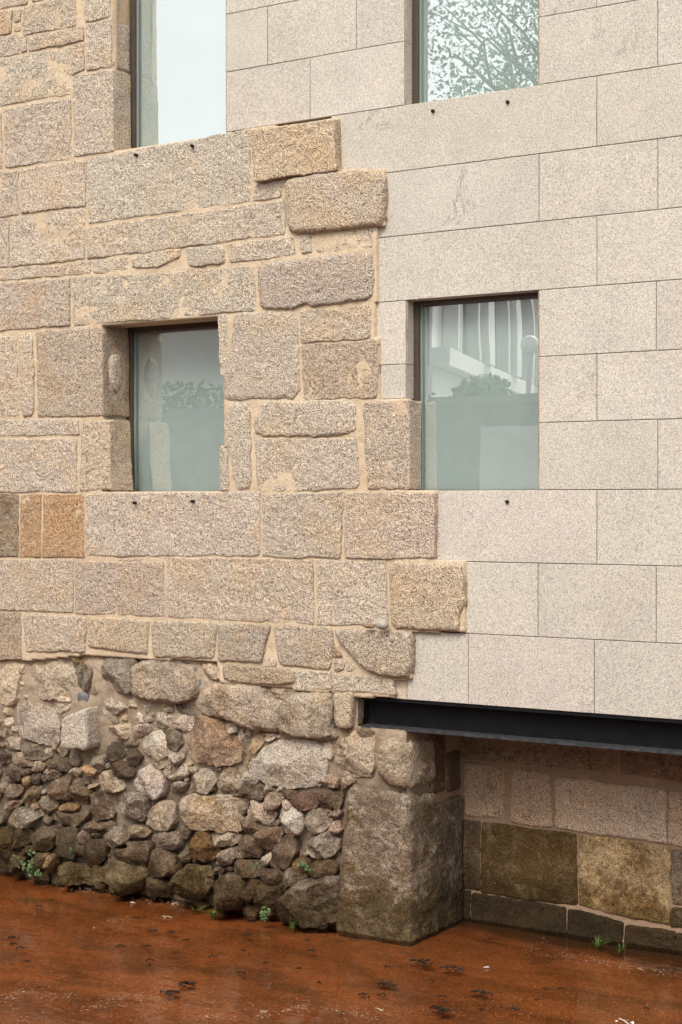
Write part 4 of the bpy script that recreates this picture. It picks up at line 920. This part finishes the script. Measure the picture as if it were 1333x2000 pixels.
# ------------------------------------------------------------------ debris on the stream
def clump(px, py, size, mat, label, group, seed, n=14):
    rd = random.Random(seed); X, Y = WZ(px, py); b = MB()
    for k in range(n):
        a = rd.random()*math.pi*2; d = size*rd.random()**.7; c = np.array([X+d*math.cos(a)*1.25, Y+d*math.sin(a)*.8, .004+.012*rd.random()*(1-d/size)])
        th = rd.random()*6.3; u = np.array([math.cos(th), math.sin(th), rd.uniform(-.25, .25)]); v_ = np.array([-math.sin(th), math.cos(th), rd.uniform(-.4, .5)])
        l = size*rd.uniform(.18, .45); w_ = l*rd.uniform(.25, .5)
        p0, p1, p2, p3, p4, p5 = c-u*l, c-u*l*.3+v_*w_, c+u*l*.5+v_*w_*.8, c+u*l, c+u*l*.4-v_*w_*.7, c-u*l*.4-v_*w_*.9
        zc_ = np.array([0, 0, .006*rd.random()]); b.poly([p0, p1, p2, p3]); b.poly([p0-zc_*.2, p3-zc_*.2, p4+zc_, p5+zc_])
    for k in range(max(1, n//6)):
        th = rd.random()*6.3; u = np.array([math.cos(th), math.sin(th), .05]); c = np.array([X, Y, .008]); b.tube([c-u*size*.9, c+u*size*.2+np.array([0, 0, .004]), c+u*size], .0022, 5)
    return tag(b.build('leaf_clump' if mat == 'dead_leaf' else 'pale_leaf', mat), label, 'leaves', group)
GD = 'dark leaf clumps lying in the orange stream'; LD = 'small dark clump of rotting leaves lying in the shallow orange stream'
dk = [(26,1834,.05),(28,1846,.035),(42,1853,.04),(53,1880,.035),(100,1760,.03),(75,1772,.03),(267,1795,.04),(300,1820,.04),(334,1823,.04),(236,1850,.05),(286,1850,.05),(364,1838,.035),(416,1870,.035),(295,1877,.03),(290,1888,.03),
      (480,1829,.032),(606,1858,.042),(473,1858,.022),(520,1883,.025),(585,1894,.025),(471,1902,.035),(745,1945,.035),(711,1945,.04),(864,1948,.03),(623,1922,.016),(756,1890,.022),(844,1918,.02),(1066,1934,.025),(1051,1955,.02),(1095,1933,.02),(1263,1972,.02),(1000,1973,.045),(940,1975,.03),(485,1828,.03),(600,1838,.02)]
for i, (x, y, sz) in enumerate(dk): clump(x, y, sz*.85, 'dead_leaf', LD, GD, 40+i, 12)
big = [(365,1923,.075,'large flat dark leaf clump near the bottom left of the stream'), (332,1940,.07,'dark leaf raft in front of the large flat leaf clump'), (825,1881,.085,'long dark leaf raft in the stream before the corner block'), (885,1893,.085,'thick dark leaf raft right of the long one before the corner block'),
       (755,1925,.07,'grey brown leaf clump in the middle of the stream'), (866,1974,.085,'wide flat debris raft at the bottom middle of the stream'), (942,1941,.07,'pale edged leaf clump in the right half of the stream')]
for i, (x, y, sz, lb) in enumerate(big): clump(x, y, sz*.75, 'dead_leaf', lb, 'large leaf rafts', 90+i, 26)
pale = [(342,1767,.035,'white crumpled leaf at the water edge left of the grass'), (326,1793,.04,'pale tan leaf lying in the stream before the mossy boulders'), (259,1765,.015,'small pale petal under the round mossy boulder'), (951,1892,.02,'white petal right of the thick leaf raft'),
        (740,1974,.035,'cream leaf scrap at the bottom centre of the stream'), (517,1979,.03,'cream scrap near the pale scum line'), (1220,1998,.05,'pale petal cut by the bottom edge of the photo')]
for i, (x, y, sz, lb) in enumerate(pale): clump(x, y, sz, 'white_petal' if 'white' in lb or 'petal' in lb else 'pale_leaf', lb, 'pale leaf scraps', 120+i, 5)
# drifting specks and scum lines: beyond counting
b = MB(); rd = random.Random(5)
def speck(x, y, r_):
    X, Y = WZ(x, y); a0 = rd.random()*6; z = .0035+.002*rd.random()
    b.poly([(X+r_*rd.uniform(.5, 1)*math.cos(a0+k*1.2566), Y+r_*rd.uniform(.5, 1)*math.sin(a0+k*1.2566), z) for k in range(5)])
lines = [[(0,1952),(60,1938),(110,1950),(150,1945)], [(495,1990),(540,1978),(600,1968),(615,1966)], [(640,1970),(690,1980),(735,1995)], [(165,1975),(215,1955),(260,1947),(330,1957)], [(385,1990),(440,1984)], [(1080,1862),(1150,1872),(1230,1888),(1330,1908)], [(1030,1858),(1060,1840)], [(190,1812),(205,1800),(260,1797)], [(120,1735),(200,1742),(300,1762),(360,1772)]]
for ln in lines:
    for (xa, ya), (xb_, yb) in zip(ln[:-1], ln[1:]):
        for k in range(int(abs(xb_-xa)*0.9)):
            t_ = rd.random(); speck(xa+(xb_-xa)*t_+rd.gauss(0, 6), ya+(yb-ya)*t_+rd.gauss(0, 4.0), rd.uniform(.002, .006)*(1 if rd.random() < .85 else 1.8))
for k in range(1100):
    x = rd.uniform(-20, 1350); y = rd.uniform(1700, 2010) if rd.random() < .5 else rd.gauss(1975, 18)
    X, Y = WZ(x, y)
    if Y < -.12 or (X > 0 and Y < .5): speck(x, y, rd.uniform(.002, .006))
sc = b.build('floating_specks', 'scum'); sc['kind'] = 'stuff'; sc['label'] = 'pale specks and scum lines drifting on the stream'; sc['category'] = 'debris'

# ------------------------------------------------------------------ across the stream (seen mirrored in the panes)
rw_ = empty('retaining_wall', None, 'grey terrace wall across the stream mirrored in the lower panes', 'wall')
MB().box(-32, 12, -12.4, -12.0, 1.0, 4.15).build('wall_body', 'retaining_stone', rw_); MB().box(-32, 12, -12.5, -11.93, 4.15, 4.28).build('coping', 'retaining_stone', rw_)
MB().box(-6.15, -4.2, -12.0, -11.9, 1.05, 3.84).build('panel', 'stucco', rw_)
def leaves(c, rad, n, size, seed, name, mat, parent=None, zsq=1.0, shell=.45):
    r = np.random.default_rng(seed); d = r.normal(size=(n, 3)); d /= np.linalg.norm(d, axis=1)[:, None]
    rr = (shell+(1-shell)*r.random(n)**.6); ctr = np.array(c)+d*rr[:, None]*np.array(rad)
    ctr += .25*np.array(rad)*np.stack([vn(ctr, 1.1, seed), vn(ctr, 1.1, seed+1), vn(ctr, 1.1, seed+2)], 1)
    u = r.normal(size=(n, 3)); u /= np.linalg.norm(u, axis=1)[:, None]; v_ = np.cross(u, r.normal(size=(n, 3))); v_ /= np.linalg.norm(v_, axis=1)[:, None]
    s_ = size*(.6+.8*r.random((n, 1))); V = np.stack([ctr-u*s_, ctr+v_*s_*.45, ctr+u*s_, ctr-v_*s_*.45], 1).reshape(-1, 3)
    return mesh_obj(name, V, np.arange(n*4).reshape(n, 4), mat, parent, False)
hd = [(-22,3.3),(-18.6,3.3),(-15.4,3.0),(-12.6,2.6),(-10.2,1.6),(-8.2,1.1),(-6.7,.8)]
hl = ['leftmost long clipped hedge', 'long hedge second from the left', 'hedge third from the left', 'green hedge mirrored in the lower left pane', 'low shrub left of the arched house front', 'small shrub below the white arches', 'smallest shrub beside the globe lamp']
for i, (x, w_) in enumerate(hd):
    h = empty('hedge', None, hl[i]+' on the terrace wall', 'hedge', 'hedges along the terrace wall'); leaves((x, -12.9, 4.35 if i < 4 else 4.3), (w_*.62, .4, .42 if i < 4 else .34), 900, .07, 300+i, 'foliage', 'leaf_green', h, shell=.2)
    MB().tube([(x, -12.9, 3.4), (x, -12.9, 4.3)], .05, 6).build('stem', 'bark', h)
# house with arched openings
hs = empty('arched_house', None, 'white house with tall arched openings mirrored in the lower right pane', 'house')
TH = math.radians(-107.6); hs.rotation_euler = (0, 0, TH); hx, hy = -13.0, -18.3
hs.location = (-9.25-(hx*math.cos(TH)-hy*math.sin(TH)), -16.4-(hx*math.sin(TH)+hy*math.cos(TH)), 0)
MB().box(-13.6, 0.4, -21.8, -18.4, 3.4, 8.5).build('wall', 'white_plaster', hs); MB().box(-13.8, .6, -22.0, -18.0, 8.5, 8.75).build('cornice', 'white_plaster', hs); MB().box(-13.6, .4, -18.4, -18.1, 5.12, 5.42).build('string_course', 'white_plaster', hs)
for k in range(4):
    xc = -11.6+k*3.3; hw, zs = 0.95, 6.7; b = MB()
    pts = [(xc-hw, 5.45), (xc+hw, 5.45), (xc+hw, zs)]+[(xc+hw*math.cos(a), zs+hw*math.sin(a)) for a in np.linspace(0, math.pi, 17)[1:-1]]+[(xc-hw, zs)]
    b.poly([(x, -18.385, z) for x, z in pts]); wn = b.build('window', 'dark_glass', hs); a_ = MB(); n = len(pts)
    for q in range(1, n):
        (x0, z0), (x1, z1) = pts[q], pts[(q+1) % n]; f_ = 1.22
        g = lambda x, z: (xc+(x-xc)*f_, z if z < zs else zs+(z-zs)*f_)
        X0, X1 = g(x0, z0), g(x1, z1); a_.poly([(x0, -18.12, z0), (x1, -18.12, z1), (X1[0], -18.12, X1[1]), (X0[0], -18.12, X0[1])]); a_.poly([(x0, -18.12, z0), (x1, -18.12, z1), (x1, -18.39, z1), (x0, -18.39, z0)]); a_.poly([(X0[0], -18.12, X0[1]), (X1[0], -18.12, X1[1]), (X1[0], -18.39, X1[1]), (X0[0], -18.39, X0[1])])
    a_.build('arch_trim', 'white_plaster', wn); MB().box(xc-.05, xc+.05, -18.37, -18.28, 5.45, zs+hw-.02).build('mullion', 'white_plaster', wn)
    MB().box(xc+1.35, xc+1.95, -18.4, -18.0, 5.42, 8.5).build('pilaster', 'white_plaster', hs)
b = MB(); e = [(-14.0, -17.9, 8.75), (.8, -17.9, 8.75), (.8, -22.1, 8.75), (-14.0, -22.1, 8.75)]; r0, r1 = (-12, -20, 9.5), (-1.2, -20, 9.5)
b.poly([e[0], e[1], r1, r0]); b.poly([e[2], e[3], r0, r1]); b.poly([e[1], e[2], r1]); b.poly([e[3], e[0], r0]); b.build('roof', 'roof_tile', hs)
h3 = empty('garden_house', None, 'plain grey garden house behind the hedge mirrored in the lower left pane', 'house')
MB().box(-34, -18.0, -24, -17.0, 3.4, 8.4).build('wall', 'stucco', h3); MB().box(-34.3, -17.8, -24.3, -16.7, 8.4, 8.6).build('roof', 'roof_tile', h3)
MB().box(-24.4, -23.4, -17.0, -16.95, 5.6, 7.4).build('window', 'dark_glass', h3); MB().box(-21.4, -20.4, -17.0, -16.95, 5.6, 7.4).build('window', 'dark_glass', h3)
h2 = empty('far_house', None, 'pale far house with hipped eaves mirrored in the upper left pane', 'house')
MB().box(-21.9, -17.2, -34, -27, 3.4, 12.3).build('wall', 'stucco', h2)
b = MB(); e = [(-23.0, -26, 12.4), (-16.8, -26, 12.4), (-16.8, -35, 12.4), (-23.0, -35, 12.4)]; ap = (-19.6, -30.5, 14.2)
b.poly([(x, y, z-.22) for x, y, z in e])
for q in range(4):
    p0, p1 = e[q], e[(q+1) % 4]; b.poly([p0, p1, ap]); b.poly([p0, p1, (p1[0], p1[1], p1[2]-.22), (p0[0], p0[1], p0[2]-.22)])
b.build('roof', 'stucco', h2)
for q in range(2): MB().box(-21.2+q*2.2, -20.2+q*2.2, -26.98, -26.9, 9.0, 11.2).build('window', 'dark_glass', h2)
# globe lamp
gx, gz = -6.15, 5.14; lp = empty('globe_lamp', None, 'white globe street lamp mirrored in the lower right pane', 'lamp')
MB().tube([(gx, -13.5, 3.4), (gx, -13.5, 4.9), (gx, -13.5, 5.03)], [.05, .035, .06], 10).build('post', 'railing_paint', lp, True)
v = []; f = []
for j in range(13):
    for i in range(20): ph, th = math.pi*j/12, 2*math.pi*i/20; v.append((gx+.14*math.sin(ph)*math.cos(th), -13.5+.14*math.sin(ph)*math.sin(th), gz+.14*math.cos(ph)))
for j in range(12):
    for i in range(20): f.append([j*20+i, (j+1)*20+i, (j+1)*20+(i+1) % 20, j*20+(i+1) % 20])
mesh_obj('globe', v, f, 'lamp_globe', lp)
# tree over the terrace
tr_ = empty('plane_tree', None, 'leafy spreading tree mirrored in the upper right pane', 'tree')
b = MB(); b.tube([(-4.4, -13.6, 3.4), (-4.5, -13.6, 5.5), (-4.8, -13.5, 7.4)], [.24, .19, .15], 10)
rd = random.Random(3)
for k in range(16):
    a = math.radians(rd.uniform(95, 265)) if k < 11 else rd.uniform(0, 6.3); l = rd.uniform(1.6, 3.6); st_ = np.array([-4.8+rd.uniform(-.1, .1), -13.5, rd.uniform(5.9, 7.4)])
    en = st_+np.array([l*math.cos(a), l*.7*math.sin(a), rd.uniform(.8, 3.6)]); md = (st_+en)/2+np.array([rd.uniform(-.3, .3), rd.uniform(-.3, .3), rd.uniform(0, .6)])
    b.tube([st_, md, en], [.085, .05, .015], 7)
    for q in range(3):
        e2 = en+np.array([rd.uniform(-1, 1), rd.uniform(-1, 1), rd.uniform(-.5, 1.0)])*.9; b.tube([md+(en-md)*rd.random(), (md+e2)/2+np.array([0, 0, .2]), e2], [.03, .02, .008], 5)
b.build('trunk', 'bark', tr_, True)
r = np.random.default_rng(11); cl = []
for k in range(46):
    cl.append((-6.1+r.normal()*1.55, -13.6+r.normal()*1.2, 9.4+r.normal()*1.15))
V = []
for k, c in enumerate(cl):
    n = 260; ctr = np.array(c)+r.normal(size=(n, 3))*np.array([.42, .42, .30]); u = r.normal(size=(n, 3)); u /= np.linalg.norm(u, axis=1)[:, None]; v_ = np.cross(u, r.normal(size=(n, 3))); v_ /= np.linalg.norm(v_, axis=1)[:, None]
    s_ = .042*(.6+.8*r.random((n, 1))); V.append(np.stack([ctr-u*s_, ctr+v_*s_*.5, ctr+u*s_, ctr-v_*s_*.5], 1).reshape(-1, 3))
V = np.concatenate(V); mesh_obj('crown', V, np.arange(len(V)).reshape(-1, 4), 'leaf_green', tr_, False)
